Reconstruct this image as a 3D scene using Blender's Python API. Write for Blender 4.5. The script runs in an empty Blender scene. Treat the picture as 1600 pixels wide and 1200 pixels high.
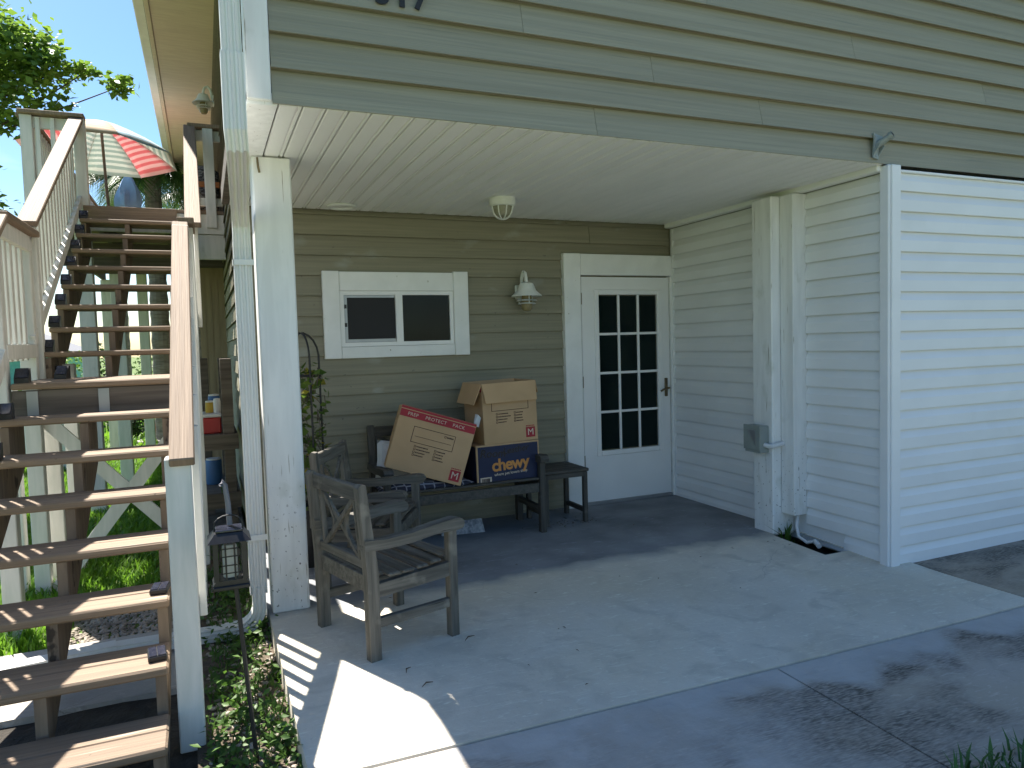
import bpy, bmesh, math, random
import numpy as np
from mathutils import Vector, Matrix
random.seed(7); rng = np.random.default_rng(7)
S = bpy.context.scene
COL = S.collection
R_ = math.radians

# ------------------------------------------------------------------ camera
cd = bpy.data.cameras.new('camera'); cam = bpy.data.objects.new('camera', cd); COL.objects.link(cam)
cd.sensor_width = 36; cd.lens = 25.285; cd.clip_start = 0.05; cd.clip_end = 2000
cam.matrix_world = Matrix(((0.91903, 0.04839, -0.39121, 0.0),
                           (-0.39316, 0.04087, -0.91856, 0.0),
                           (-0.02846, 0.99799, 0.05658, 1.46),
                           (0, 0, 0, 1)))
S.camera = cam
# ------------------------------------------------------------------ light
SUN_EL = R_(56.0); SH = Vector((0.42, -0.9075, 0)).normalized()        # horizontal direction shadows fall in
sd = bpy.data.lights.new('sun', 'SUN'); sun = bpy.data.objects.new('sun', sd); COL.objects.link(sun)
sd.energy = 4.8; sd.angle = R_(0.53); sd.color = (1, .95, .87)
d = Vector((SH.x*math.cos(SUN_EL), SH.y*math.cos(SUN_EL), -math.sin(SUN_EL)))
sun.rotation_euler = d.to_track_quat('-Z', 'Y').to_euler(); sun.location = (-6, 14, 22)
w = bpy.data.worlds.new('World'); S.world = w; w.use_nodes = True
wn = w.node_tree; wn.nodes.clear()
sky = wn.nodes.new('ShaderNodeTexSky'); sky.sky_type = 'NISHITA'; sky.sun_disc = False
sky.sun_elevation = SUN_EL; sky.sun_rotation = math.atan2(-SH.x, -SH.y)
sky.air_density = 1.0; sky.dust_density = .6; sky.ozone_density = 1.6
tc = wn.nodes.new('ShaderNodeTexCoord'); mp = wn.nodes.new('ShaderNodeMapping'); mp.inputs['Scale'].default_value = (1.2, 1.2, 5)
cn = wn.nodes.new('ShaderNodeTexNoise'); cn.inputs['Scale'].default_value = 2.3; cn.inputs['Detail'].default_value = 9
cr = wn.nodes.new('ShaderNodeValToRGB'); cr.color_ramp.elements[0].position = .55; cr.color_ramp.elements[1].position = .85
cr.color_ramp.elements[1].color = (.8, .8, .8, 1)
cm = wn.nodes.new('ShaderNodeMixRGB'); cm.inputs['Color2'].default_value = (7.6, 7.6, 7.6, 1)
bg = wn.nodes.new('ShaderNodeBackground'); bg.inputs['Strength'].default_value = 0.062
wo = wn.nodes.new('ShaderNodeOutputWorld')
L = wn.links.new
L(tc.outputs['Generated'], mp.inputs['Vector']); L(mp.outputs[0], cn.inputs['Vector']); L(cn.outputs['Fac'], cr.inputs[0])
L(cr.outputs[0], cm.inputs['Fac']); hs = wn.nodes.new('ShaderNodeHueSaturation'); hs.inputs['Saturation'].default_value = 1.3; L(sky.outputs[0], hs.inputs['Color']); L(hs.outputs[0], cm.inputs['Color1']); L(cm.outputs[0], bg.inputs['Color']); L(bg.outputs[0], wo.inputs['Surface'])
S.view_settings.view_transform = 'Standard'; S.view_settings.look = 'None'; S.view_settings.gamma = 1
S.view_settings.exposure = 1.7
S.render.engine = 'CYCLES'
S.render.resolution_x = 1024; S.render.resolution_y = 768

# ------------------------------------------------------------------ materials
MATS = {}
def M(name, c1, c2=None, rough=.6, scale=(6, 6, 6), detail=6, bump=.0, bscale=None, bdist=.003, lo=.35, hi=.65,
      spots=None, rnd=0.0, spec=.4, metal=0.0, trans=0.0, ripple=None):
    m = bpy.data.materials.new(name); m.use_nodes = True; MATS[name] = m
    nt = m.node_tree; n = nt.nodes; l = nt.links.new; b = n['Principled BSDF']
    b.inputs['Roughness'].default_value = rough; b.inputs['Specular IOR Level'].default_value = spec; b.inputs['Metallic'].default_value = metal
    tc = n.new('ShaderNodeTexCoord'); oi = n.new('ShaderNodeObjectInfo')
    ad = n.new('ShaderNodeVectorMath'); ad.operation = 'MULTIPLY_ADD'
    l(oi.outputs['Random'], ad.inputs[0]); ad.inputs[1].default_value = (37, 23, 41); l(tc.outputs['Object'], ad.inputs[2])
    def noise(sc, det, dist=0):
        mp = n.new('ShaderNodeMapping'); mp.inputs['Scale'].default_value = sc; l(ad.outputs[0], mp.inputs['Vector'])
        t = n.new('ShaderNodeTexNoise'); t.inputs['Scale'].default_value = 1; t.inputs['Detail'].default_value = det
        t.inputs['Distortion'].default_value = dist
        l(mp.outputs[0], t.inputs['Vector']); return t
    def ramp(src, a, b_):
        r = n.new('ShaderNodeMapRange'); r.inputs['From Min'].default_value = a; r.inputs['From Max'].default_value = b_; r.clamp = True
        l(src, r.inputs['Value']); return r.outputs[0]
    def mix(f, a, b_):
        x = n.new('ShaderNodeMixRGB')
        if hasattr(f, 'links'): l(f, x.inputs['Fac'])
        else: x.inputs['Fac'].default_value = f
        for s, v in (('Color1', a), ('Color2', b_)):
            if isinstance(v, tuple): x.inputs[s].default_value = (*v, 1)
            else: l(v, x.inputs[s])
        return x.outputs[0]
    c2 = c2 or tuple(v*.85 for v in c1)
    t = noise(scale, detail, .4)
    col = mix(ramp(t.outputs['Fac'], lo, hi), c1, c2)
    for sp in (spots or []):
        sc, sscale, a, b_ = sp[:4]
        t2 = noise(sscale, 4); f = ramp(t2.outputs['Fac'], a, b_)
        if len(sp) > 4:                         # restrict by object z below sp[4]
            sx = n.new('ShaderNodeSeparateXYZ'); l(tc.outputs['Object'], sx.inputs[0])
            g = ramp(sx.outputs['Z'], sp[4], sp[4]*.3); mu = n.new('ShaderNodeMath'); mu.operation = 'MULTIPLY'
            l(f, mu.inputs[0]); l(g, mu.inputs[1]); f = mu.outputs[0]
        col = mix(f, col, sc)
    if rnd:
        h = n.new('ShaderNodeHueSaturation'); mr = n.new('ShaderNodeMapRange')
        mr.inputs['To Min'].default_value = 1-rnd; mr.inputs['To Max'].default_value = 1+rnd
        l(oi.outputs['Random'], mr.inputs['Value']); l(mr.outputs[0], h.inputs['Value']); l(col, h.inputs['Color']); col = h.outputs[0]
    l(col, b.inputs['Base Color'])
    if bump:
        t3 = noise(bscale or scale, 8, .6); bp = n.new('ShaderNodeBump'); bp.inputs['Strength'].default_value = bump; bp.inputs['Distance'].default_value = bdist
        l(t3.outputs['Fac'], bp.inputs['Height']); l(bp.outputs[0], b.inputs['Normal'])
    if trans:
        tr = n.new('ShaderNodeBsdfTranslucent'); l(col, tr.inputs['Color']); ms = n.new('ShaderNodeMixShader'); ms.inputs['Fac'].default_value = trans
        l(b.outputs[0], ms.inputs[1]); l(tr.outputs[0], ms.inputs[2]); l(ms.outputs[0], n['Material Output'].inputs['Surface'])
    return m

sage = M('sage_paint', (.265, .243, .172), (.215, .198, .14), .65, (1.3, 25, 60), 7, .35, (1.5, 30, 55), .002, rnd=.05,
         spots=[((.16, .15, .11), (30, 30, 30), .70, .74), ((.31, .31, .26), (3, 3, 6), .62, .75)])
sageF = M('sage_paint_front', (.30, .282, .21), (.25, .236, .177), .65, (.9, 30, 55), 8, .9, (1.1, 40, 60), .004, rnd=.05,
          spots=[((.2, .2, .16), (1.5, 40, 80), .68, .75)])
white = M('white_paint_worn', (.78, .785, .77), (.69, .695, .68), .6, (18, 18, 2.5), 6, .4, (40, 40, 3), .002, rnd=.03,
          spots=[((.46, .47, .40), (5, 5, 3), .62, .8), ((.10, .09, .08), (55, 55, 45), .66, .69, .85), ((.30, .27, .22), (70, 70, 3.5), .68, .72)])
trim = M('white_trim', (.80, .80, .78), (.74, .74, .72), .55, (6, 6, 6), 5, .15, (30, 30, 30), .001,
         spots=[((.35, .33, .25), (40, 40, 25), .735, .76)])
vinyl = M('white_vinyl', (.78, .785, .785), (.74, .745, .745), .45, (2, 2, 3), 4, .1, (3, 3, 60), .001, rnd=.015, spots=[((.66, .67, .64), (2, 2, 2), .62, .9)])
soff = M('soffit_vinyl', (.82, .82, .79), (.78, .78, .75), .5, (4, 1, 4), 4, rnd=.02)
beige = M('beige_soffit', (.72, .63, .49), (.64, .55, .43), .6, (4, 30, 4), 4, .2, (3, 90, 3), .003)
doorw = M('door_white', (.80, .79, .775), (.76, .75, .735), .4, (3, 3, 3), 4, spots=[((.4, .36, .28), (60, 60, 40), .75, .77)])
glass = M('dark_glass', (.008, .016, .014), (.005, .010, .010), .04, (2, 2, 2), 2, spec=.12)
screen = M('insect_screen', (.02, .02, .022), (.015, .015, .017), .7, (300, 300, 300), 1)
alum = M('grey_aluminium', (.35, .36, .37), None, .4, metal=.6)
brass = M('antique_brass', (.22, .17, .10), (.14, .11, .07), .4, metal=.8)
tread = M('brown_deck_paint', (.25, .18, .122), (.19, .135, .092), .75, (1.4, 60, 60), 8, .8, (2, 90, 90), .004, rnd=.1,
          spots=[((.36, .31, .25), (2, 30, 30), .66, .74), ((.10, .07, .05), (30, 30, 30), .72, .75)])
railw = M('brown_rail_paint', (.265, .19, .13), (.195, .138, .094), .75, (70, 1.6, 2.4), 8, .8, (110, 2, 3), .003, rnd=.06,
          spots=[((.14, .10, .07), (90, 1.5, 2), .66, .72)])
rawood = M('weathered_wood', (.16, .135, .11), (.085, .07, .058), .85, (1.2, 20, 28), 8, .6, (1.5, 30, 40), .003, rnd=.1)
strw = M('stringer_brown', (.225, .165, .115), (.15, .11, .078), .8, (25, 25, 3), 7, .5, (40, 40, 4), .003, rnd=.05, spots=[((.05, .035, .025), (9, 9, 6), .62, .66)])
strdk = M('stringer_dark', (.06, .045, .035), (.035, .028, .022), .85, (25, 3, 3), 6, .4)
deckw = M('white_rail_paint', (.72, .695, .65), (.60, .60, .55), .65, (20, 20, 3), 6, .4, (40, 40, 4), .002, rnd=.04, spots=[((.42, .41, .33), (6, 6, 3), .66, .8)])
teak = {}; char = {}
for ax_, sc1, sc2 in (('x', (3, 45, 45), (4, 90, 90)), ('y', (45, 3, 45), (90, 4, 90)), ('z', (45, 45, 3), (90, 90, 4))):
    teak[ax_] = M('weathered_teak_'+ax_, (.16, .147, .122), (.08, .073, .06), .7, sc1, 8, .6, sc2, .002, rnd=.14, spots=[((.25, .225, .18), (9, 9, 9), .60, .78), ((.035, .028, .02), sc2, .66, .72)])
    char[ax_] = M('charcoal_wood_'+ax_, (.085, .078, .066), (.045, .042, .036), .7, sc1, 7, .5, sc2, .002, rnd=.12, spots=[((.14, .13, .115), (11, 11, 11), .62, .8)])
card = M('cardboard', (.52, .335, .18), (.46, .295, .155), .85, (4, 4, 4), 5, .15, (3, 3, 120), .001, rnd=.03)
cardin = M('cardboard_inside', (.28, .18, .10), None, .9)
navy = M('navy_print', (.012, .02, .06), (.010, .016, .05), .6)
redp = M('red_print', (.36, .025, .035), (.32, .02, .03), .65)
inkp = M('dark_ink', (.03, .015, .02), None, .8)
marker = M('black_marker', (.004, .004, .006), None, .3)
creamp = M('cream_print', (.62, .52, .40), None, .8)
orangep = M('orange_print', (.62, .27, .07), None, .7)
black = M('black_plastic', (.012, .012, .014), (.018, .018, .02), .35, (40, 40, 40))
blackm = M('black_metal', (.02, .02, .02), None, .5)
solar = M('solar_cell', (.015, .017, .03), (.03, .033, .05), .15, (60, 60, 60), spec=.6)
frost = M('frosted_candle', (.72, .70, .60), None, .5)
lampw = M('lamp_white', (.74, .75, .72), (.66, .67, .62), .45, (12, 12, 12))
amber = M('amber_glass', (.30, .24, .12), (.22, .18, .09), .25)
greyb = M('grey_enamel', (.27, .30, .285), (.23, .26, .245), .4, (10, 10, 10))
pvc = M('white_pvc', (.72, .73, .74), None, .35)
spoutm = M('downspout_white', (.74, .74, .715), (.69, .69, .665), .4, (3, 3, 1), 3)
tan = M('tan_panel', (.40, .30, .19), (.34, .25, .16), .7, (20, 20, 2), 5, .2)
redc = M('red_plastic', (.42, .03, .03), None, .4)
bluec = M('blue_plastic', (.05, .14, .33), None, .5)
yell = M('yellow_label', (.55, .36, .05), None, .5)
terra = M('terracotta', (.42, .16, .08), (.34, .13, .07), .8)
cloth = M('white_cloth', (.62, .62, .62), None, .9)
towel = M('blue_canvas', (.25, .42, .68), (.19, .33, .58), .9, (5, 5, 2))
wick = M('dark_wicker', (.03, .025, .022), (.16, .15, .13), .6, (30, 30, 60), 2, lo=.48, hi=.52)
orangew = M('orange_wood', (.30, .11, .03), None, .6)
mint = M('mint_wall', (.22, .55, .42), None, .8)
roofm = M('grey_shingle', (.20, .20, .21), (.14, .14, .15), .9, (20, 20, 20))
leafm = M('leaf_green', (.21, .33, .045), (.11, .20, .03), .5, (3, 3, 3), 3, trans=.45, rnd=.1)
palmm = M('palm_leaf', (.07, .13, .03), (.04, .085, .02), .45, (3, 3, 3), 3, trans=.35)
bushm = M('bush_leaf', (.07, .13, .03), (.03, .065, .015), .5, (5, 5, 5), 3, trans=.35)
vinem = M('vine_leaf', (.13, .20, .03), (.07, .13, .02), .5, (6, 6, 6), 3, trans=.4)
vineY = M('yellow_leaf', (.40, .34, .03), None, .5, trans=.4)
bark = M('bark', (.13, .10, .075), (.07, .055, .04), .9, (6, 6, 12), 6, .7, bdist=.02)
grassm = M('grass_blade', (.19, .36, .03), (.11, .24, .02), .5, (2, 2, 2), 4, trans=.45)
weedm = M('weed_leaf', (.10, .20, .03), (.05, .11, .02), .5, (9, 9, 9), 3, trans=.4)
pebm = M('pebble', (.42, .36, .30), (.24, .20, .16), .8, (9, 9, 9), 3, lo=.4, hi=.6)
drym = M('dry_litter', (.17, .11, .06), (.09, .06, .035), .9, (30, 30, 30))

# ------------------------------------------------------------------ helpers
class MB:
    def __init__(s): s.v = []; s.f = []; s.mi = []
    def add(s, vs, fs, mi=0):
        o = len(s.v); s.v += [tuple(p) for p in vs]; s.f += [tuple(i+o for i in f) for f in fs]; s.mi += [mi]*len(fs); return s
    def box(s, a, b, c=0.0, mi=0):
        """axis box a..b with chamfer c"""
        x0, y0, z0 = [min(a[i], b[i]) for i in range(3)]; x1, y1, z1 = [max(a[i], b[i]) for i in range(3)]
        if c <= 0:
            vs = [(x0, y0, z0), (x1, y0, z0), (x1, y1, z0), (x0, y1, z0), (x0, y0, z1), (x1, y0, z1), (x1, y1, z1), (x0, y1, z1)]
            return s.add(vs, [(0, 3, 2, 1), (4, 5, 6, 7), (0, 1, 5, 4), (1, 2, 6, 5), (2, 3, 7, 6), (3, 0, 4, 7)], mi)
        c = min(c, (x1-x0)*.45, (y1-y0)*.45, (z1-z0)*.45)
        ce = ((x0+x1)/2, (y0+y1)/2, (z0+z1)/2); h = ((x1-x0)/2, (y1-y0)/2, (z1-z0)/2)
        vs = []; idx = {}
        for sx in (-1, 1):
            for sy in (-1, 1):
                for sz in (-1, 1):
                    for ax in range(3):
                        sg = (sx, sy, sz)
                        idx[(sx, sy, sz, ax)] = len(vs)
                        vs.append(tuple(ce[i]+sg[i]*(h[i]-(0 if i == ax else c)) for i in range(3)))
        fs = []
        for ax in range(3):
            o = [i for i in range(3) if i != ax]
            for sg in (-1, 1):
                q = []
                for a_, b_ in ((-1, -1), (1, -1), (1, 1), (-1, 1)):
                    k = [0, 0, 0]; k[ax] = sg; k[o[0]] = a_; k[o[1]] = b_; q.append(idx[(*k, ax)])
                flip = (sg < 0) ^ (ax == 1)
                fs.append(tuple(q[::-1] if flip else q))
        for ax in range(3):
            o = [i for i in range(3) if i != ax]
            for a_ in (-1, 1):
                for b_ in (-1, 1):
                    k0 = [0]*3; k1 = [0]*3; k0[ax] = -1; k1[ax] = 1
                    for k in (k0, k1): k[o[0]] = a_; k[o[1]] = b_
                    q = (idx[(*k0, o[0])], idx[(*k1, o[0])], idx[(*k1, o[1])], idx[(*k0, o[1])])
                    fs.append(q)
        for sx in (-1, 1):
            for sy in (-1, 1):
                for sz in (-1, 1): fs.append(tuple(idx[(sx, sy, sz, a_)] for a_ in range(3)))
        return s.add(vs, fs, mi)
    def bar(s, p, q, w, h, up=(0, 0, 1), c=0.0, mi=0):
        p = Vector(p); q = Vector(q); t = q-p; ln = t.length; t.normalize(); up = Vector(up)
        sd_ = t.cross(up); sd_.normalize(); u = sd_.cross(t)
        m = MB(); m.box((0, -w/2, -h/2), (ln, w/2, h/2), c)
        return s.add([p+t*v[0]+sd_*v[1]+u*v[2] for v in m.v], m.f, mi)
    def prism(s, poly, a, b, axis=0, mi=0):
        """poly of 2D points (other two axes in order) extruded a..b along axis"""
        n = len(poly)
        def P(t, p):
            r = [0, 0, 0]; o = [i for i in range(3) if i != axis]; r[axis] = t; r[o[0]] = p[0]; r[o[1]] = p[1]; return tuple(r)
        vs = [P(a, p) for p in poly]+[P(b, p) for p in poly]
        fs = [tuple(range(n))[::-1], tuple(range(n, 2*n))]+[(i, (i+1) % n, n+(i+1) % n, n+i) for i in range(n)]
        return s.add(vs, fs, mi)
    def tube(s, path, r, n=8, mi=0, cap=True):
        path = [Vector(p) for p in path]; rs = r if isinstance(r, (list, tuple)) else [r]*len(path)
        vs = []; fs = []; ref = Vector((.31, .2, .93))
        for i, p in enumerate(path):
            t = (path[min(i+1, len(path)-1)]-path[max(i-1, 0)]).normalized()
            if abs(t.dot(ref)) > .97: ref = Vector((1, .1, 0))
            a = t.cross(ref).normalized(); b = t.cross(a)
            for k in range(n):
                an = 2*math.pi*k/n; vs.append(p+(a*math.cos(an)+b*math.sin(an))*rs[i])
        for i in range(len(path)-1):
            for k in range(n): fs.append((i*n+k, i*n+(k+1) % n, (i+1)*n+(k+1) % n, (i+1)*n+k))
        if cap: fs += [tuple(range(n)), tuple(range((len(path)-1)*n, len(path)*n))]
        return s.add(vs, fs, mi)
    def lathe(s, prof, n=20, c=(0, 0, 0), mi=0):
        vs = []; fs = []
        for r, z in prof:
            for k in range(n):
                an = 2*math.pi*k/n; vs.append((c[0]+r*math.cos(an), c[1]+r*math.sin(an), c[2]+z))
        for i in range(len(prof)-1):
            for k in range(n): fs.append((i*n+k, i*n+(k+1) % n, (i+1)*n+(k+1) % n, (i+1)*n+k))
        fs.append(tuple(range(n))); fs.append(tuple(range((len(prof)-1)*n, len(prof)*n)))
        return s.add(vs, fs, mi)
    def sweep(s, sec, path, side=(1, 0, 0), mi=0):
        """section (a,b) swept; a along 'side' fixed, b along tangent x side, mitred"""
        path = [Vector(p) for p in path]; vs = []; fs = []; n = len(sec)
        for i, p in enumerate(path):
            t0 = (path[i]-path[i-1]).normalized() if i else None; t1 = (path[i+1]-path[i]).normalized() if i < len(path)-1 else None
            t = ((t0 or t1)+(t1 or t0)).normalized(); sdv = Vector(side); sdv = (sdv-t*sdv.dot(t)).normalized(); b = t.cross(sdv)
            k = 1/max(.5, t.dot(t1 or t0))
            for a_, b_ in sec: vs.append(p+sdv*a_+b*b_*k)
        for i in range(len(path)-1):
            for j in range(n): fs.append((i*n+j, i*n+(j+1) % n, (i+1)*n+(j+1) % n, (i+1)*n+j))
        fs += [tuple(range(n)), tuple(range((len(path)-1)*n, len(path)*n))]
        return s.add(vs, fs, mi)
    def build(s, name, mat, parent=None, smooth=False, off=None, **kw):
        me = bpy.data.meshes.new(name)
        vs = s.v
        if off is None and parent is not None: off = world_loc(parent)
        if off is not None: vs = [(v[0]-off[0], v[1]-off[1], v[2]-off[2]) for v in vs]
        me.from_pydata(vs, [], s.f)
        bm = bmesh.new(); bm.from_mesh(me); bmesh.ops.recalc_face_normals(bm, faces=bm.faces); bm.to_mesh(me); bm.free()
        for m in (mat if isinstance(mat, (list, tuple)) else [mat]): me.materials.append(m)
        if any(s.mi): me.polygons.foreach_set('material_index', s.mi)
        if smooth:
            me.polygons.foreach_set('use_smooth', [True]*len(me.polygons))
            try: me.set_sharp_from_angle(angle=R_(40))
            except Exception: pass
        o = bpy.data.objects.new(name, me); COL.objects.link(o)
        if parent is not None: o.parent = parent
        for k, v in kw.items(): o[k] = v
        return o
def world_loc(o):
    p = Vector((0, 0, 0))
    while o is not None: p += Vector(o.location); o = o.parent
    return p
def thing(name, label, cat, loc=(0, 0, 0), rz=0, group=None):
    o = bpy.data.objects.new(name, None); COL.objects.link(o); o.location = loc; o.rotation_euler = (0, 0, rz)
    o.empty_display_size = .1; o['label'] = label; o['category'] = cat
    if group: o['group'] = group
    return o
def part(name, parent):          # an Empty used as a part that only gathers its pieces
    o = bpy.data.objects.new(name, None); COL.objects.link(o); o.parent = parent; o.empty_display_size = .05; return o
def tag(o, label, cat, group=None):
    o['label'] = label; o['category'] = cat
    if group: o['group'] = group
    return o
def rawmesh(name, V, F, mat, parent=None, **kw):
    me = bpy.data.meshes.new(name); V = np.asarray(V, np.float32); F = np.asarray(F, np.int32)
    me.vertices.add(len(V)); me.vertices.foreach_set('co', V.ravel()); k = F.shape[1]
    me.loops.add(F.size); me.loops.foreach_set('vertex_index', F.ravel()); me.polygons.add(len(F))
    me.polygons.foreach_set('loop_start', np.arange(0, F.size, k, dtype=np.int32)); me.update(calc_edges=True)
    me.materials.append(mat); o = bpy.data.objects.new(name, me); COL.objects.link(o)
    if parent is not None: o.parent = parent
    for a, b in kw.items(): o[a] = b
    return o
def leaves(pts, size, up=.4, fold=.25, asp=.55):
    """a folded leaf (2 triangles pairs) at each point; returns V,F (quads)"""
    n = len(pts); pts = np.asarray(pts); d = rng.normal(size=(n, 3)); d[:, 2] = d[:, 2]*.5-.15; d /= np.linalg.norm(d, axis=1)[:, None]
    u = rng.normal(size=(n, 3))*.6; u[:, 2] += 1; sd_ = np.cross(d, u); sd_ /= np.linalg.norm(sd_, axis=1)[:, None]; nn = np.cross(sd_, d)
    s = size*rng.uniform(.6, 1.25, (n, 1)); a = pts; b = pts+d*s; m = pts+d*s*.45
    l_ = m+sd_*s*asp*.5+nn*s*fold*.3; r_ = m-sd_*s*asp*.5+nn*s*fold*.3
    V = np.stack([a, l_, b, r_], 1).reshape(-1, 3); i = np.arange(n)[:, None]*4
    F = np.concatenate([i+np.array([[0, 1, 2]]), i+np.array([[0, 2, 3]])], 0)
    return V, F
def text_mesh(body, size, bold=0.0, shear=0.0, space=1.0, extr=.0006):
    c = bpy.data.curves.new('t', 'FONT'); c.body = body; c.size = size; c.offset = bold; c.extrude = extr; c.shear = shear; c.space_character = space
    c.align_x = 'CENTER'; c.align_y = 'CENTER'; c.resolution_u = 3
    o = bpy.data.objects.new('t', c); COL.objects.link(o); dg = bpy.context.evaluated_depsgraph_get()
    me = bpy.data.meshes.new_from_object(o.evaluated_get(dg)); bpy.data.objects.remove(o); bpy.data.curves.remove(c); return me
def put_text(name, body, size, loc, parent, mat, rot=(math.pi/2, 0, 0), **kw):
    me = text_mesh(body, size, **kw); me.materials.clear(); me.materials.append(mat)
    o = bpy.data.objects.new(name, me); COL.objects.link(o); o.parent = parent; o.location = loc; o.rotation_euler = rot; return o

# ================================================================== GROUND
def zs(x, y):                       # the porch slab dips a little toward its outer right corner
    t = min(1, max(0, (4.05-y)/1.0)); return -.045*t*min(1, max(.0, x/3.6))
MG = M('lawn_soil', (.09, .16, .025), (.10, .12, .04), .95, (3, 3, 3), 8, .5, (20, 20, 20), .02)
g = MB(); N = 24
g.add([(-400, -400, -.17), (400, -400, -.17), (400, 400, -.17), (-400, 400, -.17)], [(0, 1, 2, 3)]).build('ground', MG, kind='structure')
# porch slab: light painted concrete outside, blue-grey floor paint inside
def conc_mat(name, base, base2, paint=None, stain=None, edge=None):
    m = bpy.data.materials.new(name); m.use_nodes = True; nt = m.node_tree; n = nt.nodes; l = nt.links.new; b = n['Principled BSDF']
    tcn = n.new('ShaderNodeTexCoord'); P = tcn.outputs['Object']
    def noise(sc, det=6, mapsc=(1, 1, 1), dist=0, rot=0):
        mp = n.new('ShaderNodeMapping'); mp.inputs['Scale'].default_value = mapsc; mp.inputs['Rotation'].default_value = (0, 0, rot); l(P, mp.inputs['Vector'])
        t = n.new('ShaderNodeTexNoise'); t.inputs['Scale'].default_value = sc; t.inputs['Detail'].default_value = det; t.inputs['Distortion'].default_value = dist
        l(mp.outputs[0], t.inputs['Vector']); return t.outputs['Fac']
    def rg(v, a, c, lo=0, hi=1):
        r = n.new('ShaderNodeMapRange'); r.inputs['From Min'].default_value = a; r.inputs['From Max'].default_value = c; r.inputs['To Min'].default_value = lo; r.inputs['To Max'].default_value = hi; l(v, r.inputs['Value']); return r.outputs[0]
    def ma(op, a, c):
        x = n.new('ShaderNodeMath'); x.operation = op
        for i, v in enumerate((a, c)):
            if isinstance(v, (int, float)): x.inputs[i].default_value = v
            else: l(v, x.inputs[i])
        return x.outputs[0]
    def mix(f, a, c):
        x = n.new('ShaderNodeMixRGB'); l(f, x.inputs[0])
        for s_, v in ((1, a), (2, c)):
            if isinstance(v, tuple): x.inputs[s_].default_value = (*v, 1)
            else: l(v, x.inputs[s_])
        return x.outputs[0]
    sx = n.new('ShaderNodeSeparateXYZ'); l(P, sx.inputs[0])
    col = mix(rg(noise(1.3, 8, dist=.5), .35, .65), base, base2)
    col = mix(rg(noise(45, 4), .66, .74, 0, .35), col, tuple(v*.45 for v in base))
    col = mix(rg(noise(4.5, 9, (1, 1, 1), 1.0), .50, .68, 0, .7), col, tuple(v*.72 for v in base))
    col = mix(rg(noise(.8, 7, (1, 1, 1), .6), .50, .68, 0, .6), col, (base[0]*.93, base[1]*.88, base[2]*.76))
    col = mix(rg(noise(11, 9, (1, 5, 1), 1.5, .5), .58, .70, 0, .6), col, tuple(min(.85, v*1.3) for v in base))
    vmp = n.new('ShaderNodeVectorMath'); vmp.operation = 'ADD'; nz_ = n.new('ShaderNodeTexNoise'); nz_.inputs['Scale'].default_value = 2.5; nz_.inputs['Detail'].default_value = 6; l(P, nz_.inputs['Vector'])
    sc0 = n.new('ShaderNodeVectorMath'); sc0.operation = 'SCALE'; sc0.inputs['Scale'].default_value = .5; l(nz_.outputs['Color'], sc0.inputs[0]); l(P, vmp.inputs[0]); l(sc0.outputs[0], vmp.inputs[1])
    vr = n.new('ShaderNodeTexVoronoi'); vr.feature = 'DISTANCE_TO_EDGE'; vr.inputs['Scale'].default_value = .42; l(vmp.outputs[0], vr.inputs['Vector'])
    col = mix(ma('MULTIPLY', rg(vr.outputs['Distance'], .0016, .0004), rg(noise(1.1, 3), .48, .6, 0, .55)), col, tuple(v*.4 for v in base))
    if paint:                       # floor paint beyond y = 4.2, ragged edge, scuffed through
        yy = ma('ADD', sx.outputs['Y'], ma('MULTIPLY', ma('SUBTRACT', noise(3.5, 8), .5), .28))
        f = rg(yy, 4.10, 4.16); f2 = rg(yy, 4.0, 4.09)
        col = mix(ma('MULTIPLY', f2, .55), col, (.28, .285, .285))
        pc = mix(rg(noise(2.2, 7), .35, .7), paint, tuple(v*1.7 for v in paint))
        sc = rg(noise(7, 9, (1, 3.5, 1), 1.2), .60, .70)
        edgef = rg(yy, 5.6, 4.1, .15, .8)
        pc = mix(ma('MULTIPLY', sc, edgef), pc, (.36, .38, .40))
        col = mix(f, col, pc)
    if edge:                        # pale paint lapping over the driveway joint
        yy = ma('ADD', sx.outputs['Y'], ma('MULTIPLY', ma('SUBTRACT', noise(2.2, 6), .5), .9)); f = rg(yy, edge[0], edge[1])
        lf = ma('MULTIPLY', rg(ma('ADD', sx.outputs['X'], ma('MULTIPLY', ma('SUBTRACT', noise(1.7, 6), .5), 1.2)), 2.35, 1.7), rg(noise(5, 7), .3, .62, .25, .8))
        f = ma('MAXIMUM', f, lf)
        if stain:
            sf = rg(noise(1.7, 7, (1, 1.7, 1), .6, .55), .40, .58); s2 = rg(noise(24, 9, (1, 5.5, 1), .3, .55), .36, .62, .18, 1)
            inv = ma('SUBTRACT', 1, f)
            col = mix(ma('MULTIPLY', ma('MULTIPLY', sf, s2), ma('MULTIPLY', inv, .95)), col, stain)
        col = mix(ma('MULTIPLY', f, .85), col, mix(rg(noise(6, 8), .35, .7), (.50, .485, .46), (.41, .395, .375)))
    l(col, b.inputs['Base Color']); b.inputs['Roughness'].default_value = .8; b.inputs['Specular IOR Level'].default_value = .25
    bp = n.new('ShaderNodeBump'); bp.inputs['Strength'].default_value = .6; bp.inputs['Distance'].default_value = .006
    l(ma('ADD', noise(30, 8), noise(8, 6, (1, 4, 1))), bp.inputs['Height']); l(bp.outputs[0], b.inputs['Normal'])
    return m
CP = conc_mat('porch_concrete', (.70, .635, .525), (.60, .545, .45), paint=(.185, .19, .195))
CD = conc_mat('driveway_concrete', (.47, .41, .345), (.39, .34, .285), stain=(.085, .073, .06), edge=(2.22, 2.36))
CW = conc_mat('pad_concrete', (.44, .41, .37), (.37, .34, .31))
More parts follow.
